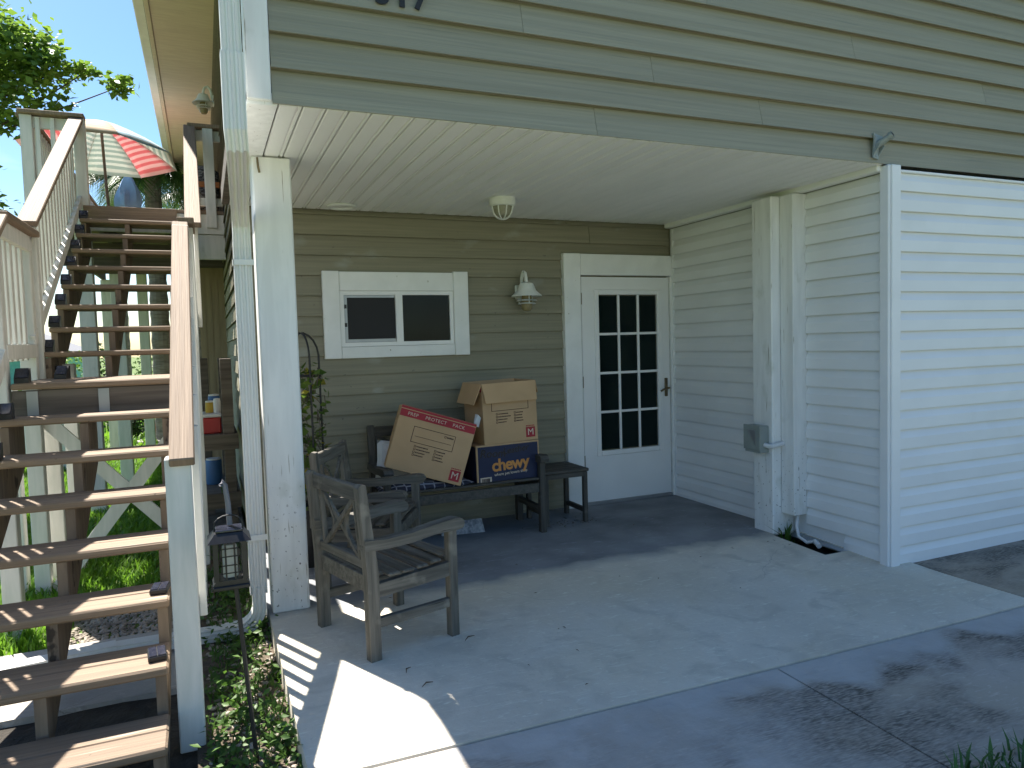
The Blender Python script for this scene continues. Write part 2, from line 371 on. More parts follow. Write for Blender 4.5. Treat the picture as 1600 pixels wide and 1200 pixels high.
def sheet(name, x0, x1, y0, y1, zf, mat, depth, nx=16, ny=20, hole=None):
    m = MB(); xs = np.linspace(x0, x1, nx+1); ys = np.linspace(y0, y1, ny+1)
    if hole: xs = np.sort(np.append(xs, [hole[0], hole[1]])); ys = np.sort(np.append(ys, [hole[2], hole[3]])); nx += 2; ny += 2
    vs = [(x, y, zf(x, y)) for y in ys for x in xs]; W = nx+1
    fs = [(j*W+i, j*W+i+1, (j+1)*W+i+1, (j+1)*W+i) for j in range(ny) for i in range(nx)
          if not (hole and hole[0]-1e-6 <= xs[i] and xs[i+1] <= hole[1]+1e-6 and hole[2]-1e-6 <= ys[j] and ys[j+1] <= hole[3]+1e-6)]
    # skirt
    ring = [j for j in range(W)]+[k*W+nx for k in range(1, ny+1)]+[ny*W+i for i in range(nx-1, -1, -1)]+[k*W for k in range(ny-1, 0, -1)]
    o = len(vs); vs += [(vs[i][0], vs[i][1], vs[i][2]-depth) for i in ring]; n_ = len(ring)
    fs += [(ring[i], ring[(i+1) % n_], o+(i+1) % n_, o+i) for i in range(n_)]
    m.add(vs, fs); return m.build(name, mat, kind='structure')
HOLE = (3.775, 3.995, 3.57, 4.06)
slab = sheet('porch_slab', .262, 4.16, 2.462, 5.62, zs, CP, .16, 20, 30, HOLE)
m = MB(); m.box((3.75, 3.55, -.30), (4.2, 4.15, -.12)); m.build('pit_soil', M('pit_earth', (.035, .03, .025), (.06, .05, .035), .95, (20, 20, 20)), kind='structure')
for x0, x1 in ((-.1, 2.295), (2.305, 4.6), (4.61, 7.4)):
    sheet('driveway_slab', x0 if x0 > 0 else .262, x1, -.6, 2.45, lambda x, y: zs(x, 2.45)-.005-.02*max(0, 2.45-y), CD, .15, 10, 14)
sheet('driveway_slab', .262, 7.4, -14, -.61, lambda x, y: zs(x, 2.45)-.066-.01*max(0, -.61-y), CW, .15, 12, 4)  # out of view behind the camera; added pale to bounce light into the porch
CD2 = conc_mat('side_concrete', (.40, .335, .265), (.33, .28, .22), stain=(.09, .075, .058), edge=(9, 10))
sheet('side_slab', 4.172, 7.4, 2.462, 3.24, lambda x, y: -.046, CD2, .15, 6, 4)
sheet('concrete_pad', -2.6, -.10, 3.72, 4.55, lambda x, y: -.135, CW, .08, 10, 10)
DIRT = M('dark_earth', (.035, .03, .024), (.06, .05, .038), .95, (9, 9, 9), 8, .8, (30, 30, 30), .02)  # bare earth in a darker tone than the bed soil
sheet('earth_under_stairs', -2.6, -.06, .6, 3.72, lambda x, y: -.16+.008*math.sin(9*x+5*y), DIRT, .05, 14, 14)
SOIL = M('soil', (.075, .055, .038), (.12, .095, .065), .95, (12, 12, 12), 8, .8, (40, 40, 40), .015)
sheet('soil_bed', -.10, .262, 1.0, 8.0, lambda x, y: -.115+.01*math.sin(7*y)*math.cos(9*x), SOIL, .08, 6, 40)

# ================================================================== HOUSE
H = thing('house', 'two-storey stilt house with sage lap siding and white trim around a recessed porch', 'house', (.3, 3.3, 0))
CL = 2.505                       # porch ceiling
E = .152
def clap(parent, mat, a0, a1, base, z, e=E, axis='x', out=-1, name='siding_board', bt=.027):
    zt = z+e-.0025; p0 = base+out*bt; p1 = base+out*.007
    prof = [(base, z+.018), (p0-out*.011, z+.018), (p0-out*.009, z), (p0, z), (p0-out*.0015, z+.006), (p1, zt), (base, zt)]
    m = MB()
    if axis == 'x': m.prism([(p[0], p[1]) for p in prof], a0, a1, 0)
    else:
        m.prism([(p[0], p[1]) for p in prof], a0, a1, 1)
    return m.build(name, mat, parent)
# sheathing volumes (walls of the rooms)
m = MB(); m.box((.275, 3.30, 2.56), (9, 16, 5.3)); up = m.build('upper_wall', sageF, H)
m = MB(); m.box((.285, 5.597, -.1), (4.3, 16, 2.55)); low = m.build('porch_back_wall', sage, H)
m = MB(); m.box((4.012, 3.263, -.055), (9, 16, 2.47)); enc = m.build('vinyl_wall', vinyl, H, label='white vinyl clad storage wall right of the porch')
# front upper boards
JO = {0: [1.9, 6.3], 1: [2.98, 7.1], 2: [2.25], 3: [1.5, 4.9], 4: [3.7], 5: [2.6], 6: [5.5]}
for r in range(18):
    cuts = [.318]+JO.get(r, [random.uniform(1, 4), random.uniform(5, 8)])+[8.99]
    for a, b in zip(cuts[:-1], cuts[1:]): clap(up, sageF, a+.001, b-.001, 3.284+.012, CL+.002+r*E, bt=.042)
# left side boards of the upper storey and of the lower room
for r in range(18): clap(up, sageF, 3.31, 16, .274, CL+r*E, axis='y')
for r in range(16): clap(low, sage, 5.6, 15.9, .284, .05+r*E, axis='y')
# hip roof, out of view, shaped low in front to let sun onto driveway
m = MB(); e0 = [(-.40, 2.95), (9.7, 2.95), (9.7, 16.5), (-.40, 16.5)]; rd = [(4.65, 8.0), (4.65, 11.5)]
for z, zr in ((5.03, 7.0), (5.15, 7.15)):
    o_ = len(m.v); m.v += [(x, y, z) for x, y in e0]+[(x, y, zr) for x, y in rd]
    m.f += [(o_, o_+1, o_+4), (o_+1, o_+2, o_+5, o_+4), (o_+2, o_+3, o_+5), (o_+3, o_, o_+4, o_+5)]; m.mi += [0]*4
m.f += [(i, (i+1) % 4, 6+(i+1) % 4, 6+i) for i in range(4)]; m.mi += [0]*4
rf = m.build('roof', roofm, H)
# left eave: vented beige soffit strips, fascia, gutter edge
for k in range(46):
    y0 = 3.0+k*.3; m = MB(); m.box((-.335, y0, 4.93), (.262, y0+.298, 4.945)); m.build('soffit_panel', beige, rf)
m = MB(); m.box((-.385, 2.95, 4.915), (-.34, 16.5, 5.12), .004); m.build('fascia', beige, rf)
m = MB(); m.box((-.50, 2.95, 5.03), (-.392, 16.5, 5.13), .01); m.build('gutter', trim, rf)
# corner board with worn paint, porch ceiling of beaded strips
m = MB(); m.box((.216, 3.252, CL+.012), (.315, 3.36, 5.28), .004); m.build('corner_board', white, H)
ce = part('porch_ceiling', H)
for k in range(37):
    x0 = .345+k*.1
    if x0 > 3.93: break
    m = MB(); m.prism([(x0+.003, CL+.016), (x0+.003, CL+.004), (x0+.007, CL), (x0+.073, CL), (x0+.077, CL+.008), (x0+.081, CL+.008), (x0+.085, CL), (x0+.094, CL), (x0+.097, CL+.003), (x0+.097, CL+.016)], 3.266, 5.575, 1)
    m.build('ceiling_strip', soff, ce, off=(.3, 3.3, 0))
m = MB(); m.box((.216, 3.27, CL-.004), (.34, 5.57, CL+.05), .004); m.build('ceiling_trim', white, H)
m = MB(); m.box((.165, 3.42, CL+.0), (.214, 5.57, CL+.12), .004); m.build('ledger', rawood, H)  # wood edge behind the downspout, added to block a stray strip of sun
m = MB(); m.box((.3, 3.31, CL+.018), (4.2, 5.6, CL+.05)); m.build('ceiling_backing', rawood, H)
m = MB(); m.box((3.93, 3.29, CL-.035), (4.0, 5.57, CL+.012), .008); m.build('ceiling_trim', soff, H)
# back wall boards around window and door
WX0, WX1, WZ0, WZ1 = .838, 1.997, 1.379, 2.044
DX0, DX1, DZ1 = 2.868, 4.0, 2.22
for r in range(17):
    z = .045+r*E-.01; zt = z+E; segs = [(.262, 3.99)]
    def cut(segs, a, b):
        o = []
        for s0, s1 in segs:
            if b <= s0 or a >= s1: o.append((s0, s1)); continue
            if s0 < a: o.append((s0, a))
            if s1 > b: o.append((b, s1))
        return o
    if zt > 1.469 and z < 1.893: segs = cut(segs, .955, 1.88)
    if z < 2.05: segs = cut(segs, DX0+.02, 4.0)
    if r == 15: segs = cut(segs, 3.15, 3.153)
    e = min(E, CL-z)
    for a, b in segs: clap(low, sage, a, b, 5.596, z, e)
# ---- window
W = part('window', H); OFF = (.3, 3.3, 0)
YC = 5.56
m = MB(); m.box((WX0, YC-.02, WZ0), (WX0+.125, YC+.03, WZ1), .004); m.build('casing', trim, W, off=OFF)
m = MB(); m.box((WX1-.125, YC-.02, WZ0-.002), (WX1, YC+.03, WZ1+.006), .004); m.build('casing', trim, W, off=OFF)
m = MB(); m.box((WX0+.127, YC-.017, WZ1-.15), (WX1-.127, YC+.03, WZ1-.004), .004); m.build('casing', trim, W, off=OFF)
m = MB(); m.box((WX0+.127, YC-.018, WZ0), (WX1-.127, YC+.03, WZ0+.088), .004); m.build('casing', trim, W, off=OFF)
ix0, ix1, iz0, iz1 = .965, 1.87, 1.469, 1.893
m = MB()
m.box((ix0, YC-.004, iz0), (ix0+.03, YC+.03, iz1)); m.box((ix1-.03, YC-.004, iz0), (ix1, YC+.03, iz1))
m.box((ix0+.03, YC-.004, iz0), (ix1-.03, YC+.03, iz0+.03)); m.box((ix0+.03, YC-.004, iz1-.03), (ix1-.03, YC+.03, iz1))
m.box((1.395, YC-.008, iz0+.03), (1.45, YC+.028, iz1-.03)); m.build('frame', doorw, W, off=OFF)
m = MB(); m.box((ix0+.032, YC+.005, iz0+.032), (ix0+.055, YC+.02, iz1-.032)); m.box((ix0+.055, YC+.005, iz0+.032), (1.393, YC+.02, iz0+.055)); m.box((ix0+.055, YC+.005, iz1-.05), (1.393, YC+.02, iz1-.032))
m.build('screen_frame', alum, W, off=OFF)
m = MB(); m.box((ix0+.055, YC+.012, iz0+.055), (1.393, YC+.018, iz1-.05)); m.build('insect_screen', screen, W, off=OFF)
m = MB(); m.box((1.452, YC+.012, iz0+.032), (ix1-.032, YC+.02, iz1-.032)); m.build('pane', glass, W, off=OFF)
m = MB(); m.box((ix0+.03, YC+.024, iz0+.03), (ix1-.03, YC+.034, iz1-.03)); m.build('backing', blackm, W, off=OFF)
for z in (1.62, 1.76):
    m = MB(); m.box((ix0+.03, YC-.002, z), (ix0+.05, YC+.012, z+.03)); m.build('latch', black, W, off=OFF)
# ---- door
D = part('door', H)
m = MB(); m.box((DX0, 5.53, .0), (3.03, 5.60, 2.22), .004); m.build('casing', trim, D, off=OFF)
m = MB(); m.box((3.032, 5.533, 2.035), (3.985, 5.60, 2.218), .004); m.build('casing', trim, D, off=OFF)
m = MB(); m.box((3.965, 5.535, .0), (4.005, 5.60, 2.033), .003); m.build('casing', trim, D, off=OFF)
gx0, gx1, gz0, gz1 = 3.215, 3.825, .478, 1.864
dx0, dx1 = 3.045, 3.958
m = MB()
for a, b in (((dx0, 0, .03), (gx0-.03, 0, 2.02)), ((gx1+.03, 0, .03), (dx1, 0, 2.02)), ((gx0-.03, 0, .03), (gx1+.03, 0, gz0-.03)), ((gx0-.03, 0, gz1+.03), (gx1+.03, 0, 2.02))):
    m.box((a[0], 5.556, a[2]), (b[0], 5.60, b[2]))
m.build('slab', doorw, D, off=OFF)
m = MB()
for a, b in (((gx0-.045, gz0-.045), (gx0, gz1+.045)), ((gx1, gz0-.045), (gx1+.045, gz1+.045)), ((gx0, gz0-.045), (gx1, gz0)), ((gx0, gz1), (gx1, gz1+.045))):
    m.box((a[0], 5.543, a[1]), (b[0], 5.575, b[1]), .006)
m.build('glass_frame', doorw, D, off=OFF)
for i in (1, 2):
    x = gx0+(gx1-gx0)*i/3; m = MB(); m.box((x-.011, 5.548, gz0), (x+.011, 5.566, gz1), .003); m.build('muntin', doorw, D, off=OFF)
for i in (1, 2, 3):
    z = gz0+(gz1-gz0)*i/4; m = MB(); m.box((gx0, 5.550, z-.011), (gx1, 5.565, z+.011), .003); m.build('muntin', doorw, D, off=OFF)
for i in range(3):
    for j in range(4):
        m = MB(); x = gx0+(gx1-gx0)*i/3; z = gz0+(gz1-gz0)*j/4
        m.box((x+.009, 5.568, z+.009), (x+(gx1-gx0)/3-.009, 5.575, z+(gz1-gz0)/4-.009)); m.build('pane', glass, D, off=OFF)
m = MB(); m.box((dx0, 5.535, 0), (dx1, 5.60, .028), .004); m.build('threshold', alum, D, off=OFF)
m = MB(); m.box((3.897, 5.545, .93), (3.93, 5.557, 1.10), .004); m.tube([(3.913, 5.55, 1.01), (3.913, 5.50, 1.01), (3.85, 5.495, 1.0), (3.82, 5.497, .985)], .009); m.build('handle', brass, D, off=OFF, smooth=True)
for z in (.35, 1.05, 1.78):
    m = MB(); m.tube([(3.037, 5.545, z), (3.037, 5.545, z+.1)], .008, 6); m.build('hinge', brass, D, off=OFF)
# ---- posts
def post(x0, y0, x1, y1, z0, z1, nm='porch_post'):
    m = MB(); m.box((x0, y0, z0), (x1, y1, z1), .008); return m.build(nm, white, H)
post(.281, 4.12, .481, 4.32, .0, CL-.006)
post(3.8, 4.075, 4.0, 4.28, -.02, CL-.04)
m = MB(); m.box((3.875, 3.945, .15), (4.01, 4.072, CL-.04), .005); m.build('pipe_chase', white, H)
m = MB(); m.tube([(.31, 4.117, 2.49), (.312, 4.105, 2.44), (.318, 4.113, 2.41)], .006, 6); m.build('hook', brass, H)
# ---- vinyl courses
def vin(parent, a0, a1, base, z, e, axis, out=-1):
    k = e/.127; pr = [(0, .014*k), (.013, .014*k), (.015, 0), (.022, 0), (.024, .004*k), (.023, .072*k), (.006, .114*k), (.004, e-.001), (0, e-.001)]
    prof = [(base+out*p[0], z+p[1]) for p in pr]; m = MB()
    m.prism(prof, a0, a1, 0 if axis == 'x' else 1); return m.build('vinyl_course', vinyl, parent)
for r in range(20):
    z = -.05+r*.1262; e = min(.1262, 2.462-z)
    if e < .02: break
    vin(enc, 4.07, 8.95, 3.262, z, e, 'x')
    zz = z+.004; lowz = r == 0
    for a, b in ((3.296, 3.943), (4.284, 5.52)):
        if lowz and a < 3.5: vin(enc, a, 3.61, 4.011, zz, e, 'y'); continue
        vin(enc, a, b, 4.011, zz, e, 'y')
m = MB(); m.box((3.955, 3.232, -.06), (4.068, 3.30, CL-.002), .006); m.box((3.972, 3.22, -.058), (4.05, 3.233, CL-.004), .004); m.build('corner_trim', vinyl, H)
m = MB(); m.box((3.985, 5.521, .0), (4.011, 5.545, 2.46), .003); m.build('corner_trim', vinyl, H)
m = MB(); m.box((4.07, 3.236, 2.463), (8.95, 3.262, 2.478), .002); m.build('vinyl_trim', vinyl, H)
# ---- house number (only its feet are in view)
for ch, x in (('3', .81), ('1', .898), ('7', .985)):
    put_text('house_number', ch, .155, (x-.3, 3.25-3.3, 3.04), H, blackm, bold=.004, extr=.004)
# tan panelled storage wall under the deck
m = MB(); m.box((-.03, 9.6, -.1), (.262, 9.7, 2.6))
for i in range(4): m.box((-.028+i*.075, 9.592, -.1), (.04+i*.075, 9.6, 2.59))
m.build('tan_panel_wall', tan, H)

# ================================================================== STAIRCASE
XL, XR = -1.02, -.19
ST = thing('outdoor_staircase', 'brown painted open wooden stairs with white railings climbing to the deck', 'stairs', (-.6, 2.8, -.15))
def tr(i):                        # i = 0..6 lower treads, 7 landing, 8..16 upper
    if i < 7: return 2.80+.285*i, .05+.18*i
    if i == 7: return 4.86, 1.31
    return 5.78+.30*(i-8), 1.31+.18*(i-7)
def wavy(x0, x1, y0, y1, z0, z1, c=.008):
    m = MB(); m.box((x0, y0, z0), (x1, y1, z1), c); return m
for i in range(17):
    y, z = tr(i)
    if i == 16: break
    if i == 7:
        for k in range(6): wavy(XL, XR, y+k*.148, y+k*.148+.142, z-.038, z).build('landing_board', tread, ST)
        continue
    dz = random.uniform(-.003, .003)
    wavy(XL, XR, y, y+.138, z-.038+dz, z+dz).build('tread', tread, ST); wavy(XL, XR-.002, y+.142, y+.278, z-.040, z-.002).build('tread', tread, ST)
def stringer(x, w, lo, hi, mat):
    pts = []                      # sawtooth in (y,z)
    for i in range(lo, hi): y, z = tr(i); ny = tr(i+1)[0]; pts += [(y+.015, z-.041), (ny+.015, z-.041)]
    y0 = pts[0][0]; yl, zl = pts[-1]
    base = [(yl, zl-.24), (y0+.10, -.16 if lo == 0 else pts[0][1]-.30), (y0, -.16 if lo == 0 else pts[0][1]-.22)]
    m = MB(); m.prism(pts+base, x-w/2, x+w/2, 0); return m.build('stringer', mat, ST)
for x in (XL+.03, -.625, XR-.028):
    stringer(x, .04, 0, 7, strw); stringer(x, .04, 8, 16, strw)
m = MB(); m.box((XL, 4.88, 1.09), (XR, 4.918, 1.268), .003); m.build('landing_rim', rawood, ST)
m = MB(); m.box((XL, 5.70, 1.09), (XR, 5.738, 1.268), .003); m.build('landing_rim', rawood, ST)
for x in (XL+.10, -.56):
    m = MB(); m.box((x-.028, 4.872, 1.10), (x+.028, 4.879, 1.262)); m.build('metal_bracket', alum, ST)
y, z = tr(16)
m = MB(); m.box((XL, y+.0, z-.16), (XR, y+.04, z-.002), .004); m.build('top_riser', tread, ST)
# railings: post, handrail, rails and balusters on a run
def rail_run(x, y0, z0, y1, z1, s, posts=(), hw=.14, cap=railw, bal=True, xb=None, hl=0.0):
    gap = .185 if s > 0 else .135; bw_ = .019 if s > 0 else .03
    """handrail top from (y0,z0) to (y1,z1) at x; s = side the balusters sit on"""
    sl = (z1-z0)/(y1-y0)
    m = MB(); m.bar((x, y0-hl, z0-hl*sl-.02), (x, y1, z1-.02), hw, .04, c=.005); m.build('handrail', cap, ST)
    xb = x if xb is None else xb
    for dz, hh in ((-.09, .10), (-.80, .09)):
        m = MB(); m.bar((xb, y0, z0+dz), (xb, y1, z1+dz), .036, hh, c=.003); m.build('rail', deckw, ST)
    if bal:
        n = max(2, int((y1-y0)/gap))
        for k in range(1, n):
            yy = y0+(y1-y0)*k/n; zz = z0+sl*(yy-y0)
            m = MB(); m.box((xb+s*.02, yy-bw_, zz-.86), (xb+s*.05, yy+bw_, zz-.05), .003); m.build('baluster', deckw, ST)
def spost(x, y, z0, z1, w=.095, nm='post', dy=None):
    m = MB(); m.box((x-w/2, y-(dy or w)/2, z0), (x+w/2, y+(dy or w)/2, z1), .005); return m.build(nm, deckw, ST)
XP = -.116
spost(XP, 3.12, -.13, 1.05)
rail_run(-.10, 3.10, 1.085, 5.0, 2.285, 1, xb=-.09, hl=.05, hw=.092)
spost(-.10, 4.98, -.16, 2.25); 
rail_run(-.07, 5.0, 2.31, 5.78, 2.36, 1, xb=-.08, bal=True, hw=.10)
spost(-.08, 5.76, -.16, 2.32)
rail_run(-.03, 5.74, 2.40, 8.22, 3.80, 1, xb=-.05, hw=.11)
# left rails
rail_run(XL-.03, 2.72, .96, 4.88, 2.27, -1, xb=XL-.025)
spost(XL-.06, 2.74, -.15, .93)
spost(XL-.06, 4.90, -.17, 2.26); spost(XL-.06, 5.72, -.17, 2.28)
rail_run(XL-.03, 4.90, 2.29, 5.74, 2.30, -1, xb=XL-.025)
rail_run(XL-.02, 5.68, 2.36, 8.22, 3.78, -1, xb=XL-.025, hw=.12)
spost(XL-.03, 5.80, 1.1, 2.33, .09)
# supports and cross brace below the landing
for x, yy, w in ((-1.24, 5.82, .105), (-1.02, 5.95, .10), (-.94, 6.25, .09)): spost(x, yy, -.18, 1.27 if x < -1.1 else 1.4, w, 'support_post')
m = MB(); m.bar((-1.05, 5.76, 1.06), (-.20, 5.76, .10), .09, .03, up=(0, 1, 0)); m.build('cross_brace', deckw, ST)
m = MB(); m.bar((-1.02, 5.72, -.16), (-.20, 5.72, .92), .09, .03, up=(0, 1, 0)); m.build('cross_brace', deckw, ST)
# solar step lights at the tread ends
def step_light(loc, rz, label):
    t = thing('solar_step_light', label, 'solar light', loc, rz, 'solar lights along the stairs'); t.scale = (.8, .8, .8)
    m = MB(); m.prism([(-.045, 0), (.045, 0), (.045, .035), (-.02, .105), (-.045, .105)], -.045, .045, 1); m.build('housing', black, t, off=(0, 0, 0))
    m = MB(); m.add([(.044, -.036, .0395), (.044, .036, .0395), (-.017, .036, .1045), (-.017, -.036, .1045)], [(0, 1, 2, 3)])
    m.v = [(a+.002, b, c+.002) for a, b, c in m.v]; m.build('solar_cell', solar, t, off=(0, 0, 0))
for i in range(5, 16):
    y, z = tr(i); od = ('first', 'second', 'third', 'fourth', 'fifth', 'sixth', 'seventh', 'eighth')
    lb = 'black wedge solar light on the front edge of the landing' if i == 7 else 'black wedge solar light on the %s tread %s the landing' % (od[6-i] if i < 7 else od[i-8], 'below' if i < 7 else 'above')
    step_light((XL+.03 if i != 7 else XL+.05, y+.06, z+.0015), -math.pi/2, lb)
step_light((XL+.16, tr(7)[0]+.62, tr(7)[1]+.0015), -math.pi/2-.2, 'black wedge solar light at the back of the landing below the upper flight')
def flat_light(loc, rz, od):
    t = thing('solar_panel_light', 'flat black solar panel light lying on the %s tread above the ground' % od, 'solar light', loc, rz, 'flat solar lights on lower treads')
    m = MB(); m.box((-.035, -.055, 0), (.035, .055, .022), .004); m.build('housing', black, t, off=(0, 0, 0))
    m = MB(); m.box((-.03, -.05, .022), (-.002, .05, .0245)); m.box((.002, -.05, .022), (.03, .05, .0245)); m.build('solar_cell', solar, t, off=(0, 0, 0))
flat_light((XR-.045, tr(1)[0]+.12, tr(1)[1]+.001), .1, 'second'); flat_light((XR-.04, tr(2)[0]+.13, tr(2)[1]+.001), -.1, 'third')

# ================================================================== DECK
DK = thing('raised_deck', 'raised wooden deck behind the stairs with white rails and brown caps', 'deck', (-.6, 8.3, -.15))
for k in range(38):
    y0 = 8.22+k*.15
    m = MB(); m.box((-1.52, y0, 2.895), (.262, y0+.143, 2.93), .003); m.build('deck_board', tread, DK)
for x in (-1.48, -.9, -.3, .2):
    m = MB(); m.box((x-.02, 8.27, 2.70), (x+.02, 13.9, 2.893)); m.build('joist', rawood, DK)
m = MB(); m.box((-1.52, 8.23, 2.69), (.262, 8.268, 2.893), .003); m.build('rim_board', deckw, DK)
m = MB(); m.box((-.02, 8.25, 2.43), (.262, 8.30, 2.685), .003); m.build('rim_board', deckw, DK)
m = MB(); m.box((-1.5, 9.2, 2.45), (.26, 9.28, 2.70)); m.build('beam', rawood, DK)
for x, y, wd in ((-1.06, 8.4, .14), (-.93, 9.9, .14), (-.84, 12.6, .14), (-1.45, 13.7, .14), (.1, 13.7, .14)):
    m = MB(); m.box((x-wd/2, y-wd/2, -.17), (x+wd/2, y+wd/2, 2.70), .006); m.build('deck_post', deckw, DK)
def dguard(x0, x1, y):
    m = MB(); m.box((x0-.03, y-.09, 3.775), (x1+.03, y+.05, 3.812), .004); m.build('rail_cap', railw, DK)
    for z0, z1 in ((3.66, 3.77), (2.99, 3.07)):
        m = MB(); m.box((x0, y, z0), (x1, y+.036, z1), .003); m.build('rail', deckw, DK)
    n = max(2, int((x1-x0)/.115))
    for k in range(1, n):
        xx = x0+(x1-x0)*k/n; m = MB(); m.box((xx-.019, y-.038, 2.93), (xx+.019, y-.002, 3.76), .003); m.build('baluster', deckw, DK)
dguard(-1.49, -1.0, 8.27); dguard(-.02, .26, 8.27)
for x, y in ((-1.46, 8.27), (-1.02, 8.25), (-.02, 8.27), (.14, 8.24)):
    m = MB(); m.box((x-.05, y-.05, 2.75 if x > -.1 else 2.5), (x+.05, y+.05, 3.772), .005); m.build('rail_post', deckw, DK)
m = MB(); m.box((-1.56, 8.32, 3.775), (-1.42, 13.9, 3.812), .004); m.build('rail_cap', railw, DK)
for z0, z1 in ((3.66, 3.77), (2.99, 3.07)):
    m = MB(); m.box((-1.51, 8.33, z0), (-1.474, 13.9, z1)); m.build('rail', deckw, DK)
for k in range(46):
    yy = 8.42+k*.118; m = MB(); m.box((-1.47, yy-.019, 2.93), (-1.435, yy+.019, 3.76)); m.build('baluster', deckw, DK)
# things on the deck
U = thing('beach_umbrella', 'open beach umbrella with pastel and red striped panels on the deck', 'umbrella', (-1.12, 11.1, 2.93))
def stripe_mat(name, a, b):
    m = bpy.data.materials.new(name); m.use_nodes = True; n = m.node_tree.nodes; l = m.node_tree.links.new; bs = n['Principled BSDF']
    at = n.new('ShaderNodeUVMap'); sx = n.new('ShaderNodeSeparateXYZ'); l(at.outputs[0], sx.inputs[0])
    mt = n.new('ShaderNodeMath'); mt.operation = 'MULTIPLY'; mt.inputs[1].default_value = 11; fr = n.new('ShaderNodeMath'); fr.operation = 'FRACT'; gt = n.new('ShaderNodeMath'); gt.operation = 'GREATER_THAN'; gt.inputs[1].default_value = .5
    l(sx.outputs['Y'], mt.inputs[0]); l(mt.outputs[0], fr.inputs[0]); l(fr.outputs[0], gt.inputs[0])
    mx = n.new('ShaderNodeMixRGB'); l(gt.outputs[0], mx.inputs[0]); mx.inputs[1].default_value = (*a, 1); mx.inputs[2].default_value = (*b, 1)
    l(mx.outputs[0], bs.inputs['Base Color']); bs.inputs['Roughness'].default_value = .9
    tr_ = n.new('ShaderNodeBsdfTranslucent'); l(mx.outputs[0], tr_.inputs['Color']); ms = n.new('ShaderNodeMixShader'); ms.inputs[0].default_value = .45
    l(bs.outputs[0], ms.inputs[1]); l(tr_.outputs[0], ms.inputs[2]); l(ms.outputs[0], n['Material Output'].inputs[0]); return m
SM = [stripe_mat('stripe_green', (.72, .74, .70), (.50, .57, .54)), stripe_mat('stripe_red', (.78, .33, .36), (.84, .62, .62)), stripe_mat('stripe_blue', (.72, .76, .78), (.40, .58, .68)), stripe_mat('stripe_sand', (.78, .70, .56), (.72, .58, .44))]
tilt = Matrix.Rotation(R_(-4), 3, 'X') @ Matrix.Rotation(R_(3), 3, 'Y')
apex = Vector((.0, .0, 1.62)); RAD = .96
def upt(u, k):
    an = 2*math.pi*(k+.42)/8; r = RAD*u; z = -.44*u**1.5
    return apex+tilt @ Vector((r*math.cos(an), r*math.sin(an), z))
def upanel(k):
    vs = []; fs = []; uv = []; NU = 8; NV = 4
    for i in range(NU+1):
        u = i/NU; a = upt(u, k); b = upt(u, k+1)
        for j in range(NV+1): t = j/NV; p = a.lerp(b, t); p.z += .045*u*(4*t*(1-t))*(1 if i < NU else .3)-.02*u*math.sin(math.pi*t); vs.append(tuple(p)); uv.append((t, u))
    for i in range(NU):
        for j in range(NV): q = i*(NV+1)+j; fs.append((q, q+1, q+NV+2, q+NV+1))
    me = bpy.data.meshes.new('canopy_panel'); me.from_pydata(vs, [], fs); ul = me.uv_layers.new()
    for lo in me.loops: ul.data[lo.index].uv = uv[lo.vertex_index]
    me.materials.append(SM[(1, 0, 0, 1, 2, 3, 2, 0)[k]]); me.polygons.foreach_set('use_smooth', [True]*len(fs))
    o = bpy.data.objects.new('canopy_panel', me); COL.objects.link(o); o.parent = U
    sm = o.modifiers.new('s', 'SOLIDIFY'); sm.thickness = .003
for k in range(8): upanel(k)
for k in range(8):
    m = MB(); m.tube([tuple(upt(u/5, k)-Vector((0, 0, .012))) for u in range(6)], .004, 5); m.build('rib', lampw, U, off=(0, 0, 0))
m = MB(); m.tube([(0.05, 0, .02), (.02, 0, .9), tuple(apex)], .019, 8); m.build('pole', M('brown_pole', (.22, .16, .13), None, .5), U, off=(0, 0, 0), smooth=True)
m = MB(); m.lathe([(.22, 0), (.22, .03), (.05, .06), (.03, .2)], 16); m.build('base', lampw, U, off=(0, 0, 0))
B2 = thing('closed_umbrella', 'closed blue canvas umbrella standing beside the striped one', 'umbrella', (-.93, 12.3, 2.93))
m = MB(); pr = []
for i in range(12):
    t = i/11; pr.append((.02+.16*math.sin(math.pi*min(1, t*1.1))**.8*(1-.3*t), .45+.85*t))
m.lathe(pr, 14); m.v = [(x*(1+.28*math.sin(5*math.atan2(y, x)+z*6)), y*(1+.28*math.sin(5*math.atan2(y, x)+z*6)), z) for x, y, z in m.v]
m.build('folded_canopy', towel, B2, off=(0, 0, 0), smooth=True)
m = MB(); m.tube([(0, 0, 0), (0, 0, 1.36)], .02); m.build('pole', lampw, B2, off=(0, 0, 0))
WK = thing('wicker_chair', 'dark wicker armchair with orange wood slats behind the deck rail', 'chair', (.06, 9.0, 2.93))
m = MB(); m.box((-.12, -.2, .1), (.18, .3, .34), .05); m.build('seat', wick, WK, off=(0, 0, 0))
m = MB(); m.lathe([(.16, .30), (.19, .5), (.17, .62), (.08, .68)], 16, (.03, .22, 0)); m.build('backrest', wick, WK, off=(0, 0, 0), smooth=True)
for z in (.04, .36):
    m = MB(); m.box((-.15, -.24, z), (.19, -.2, z+.06), .005); m.build('slat', orangew, WK, off=(0, 0, 0))

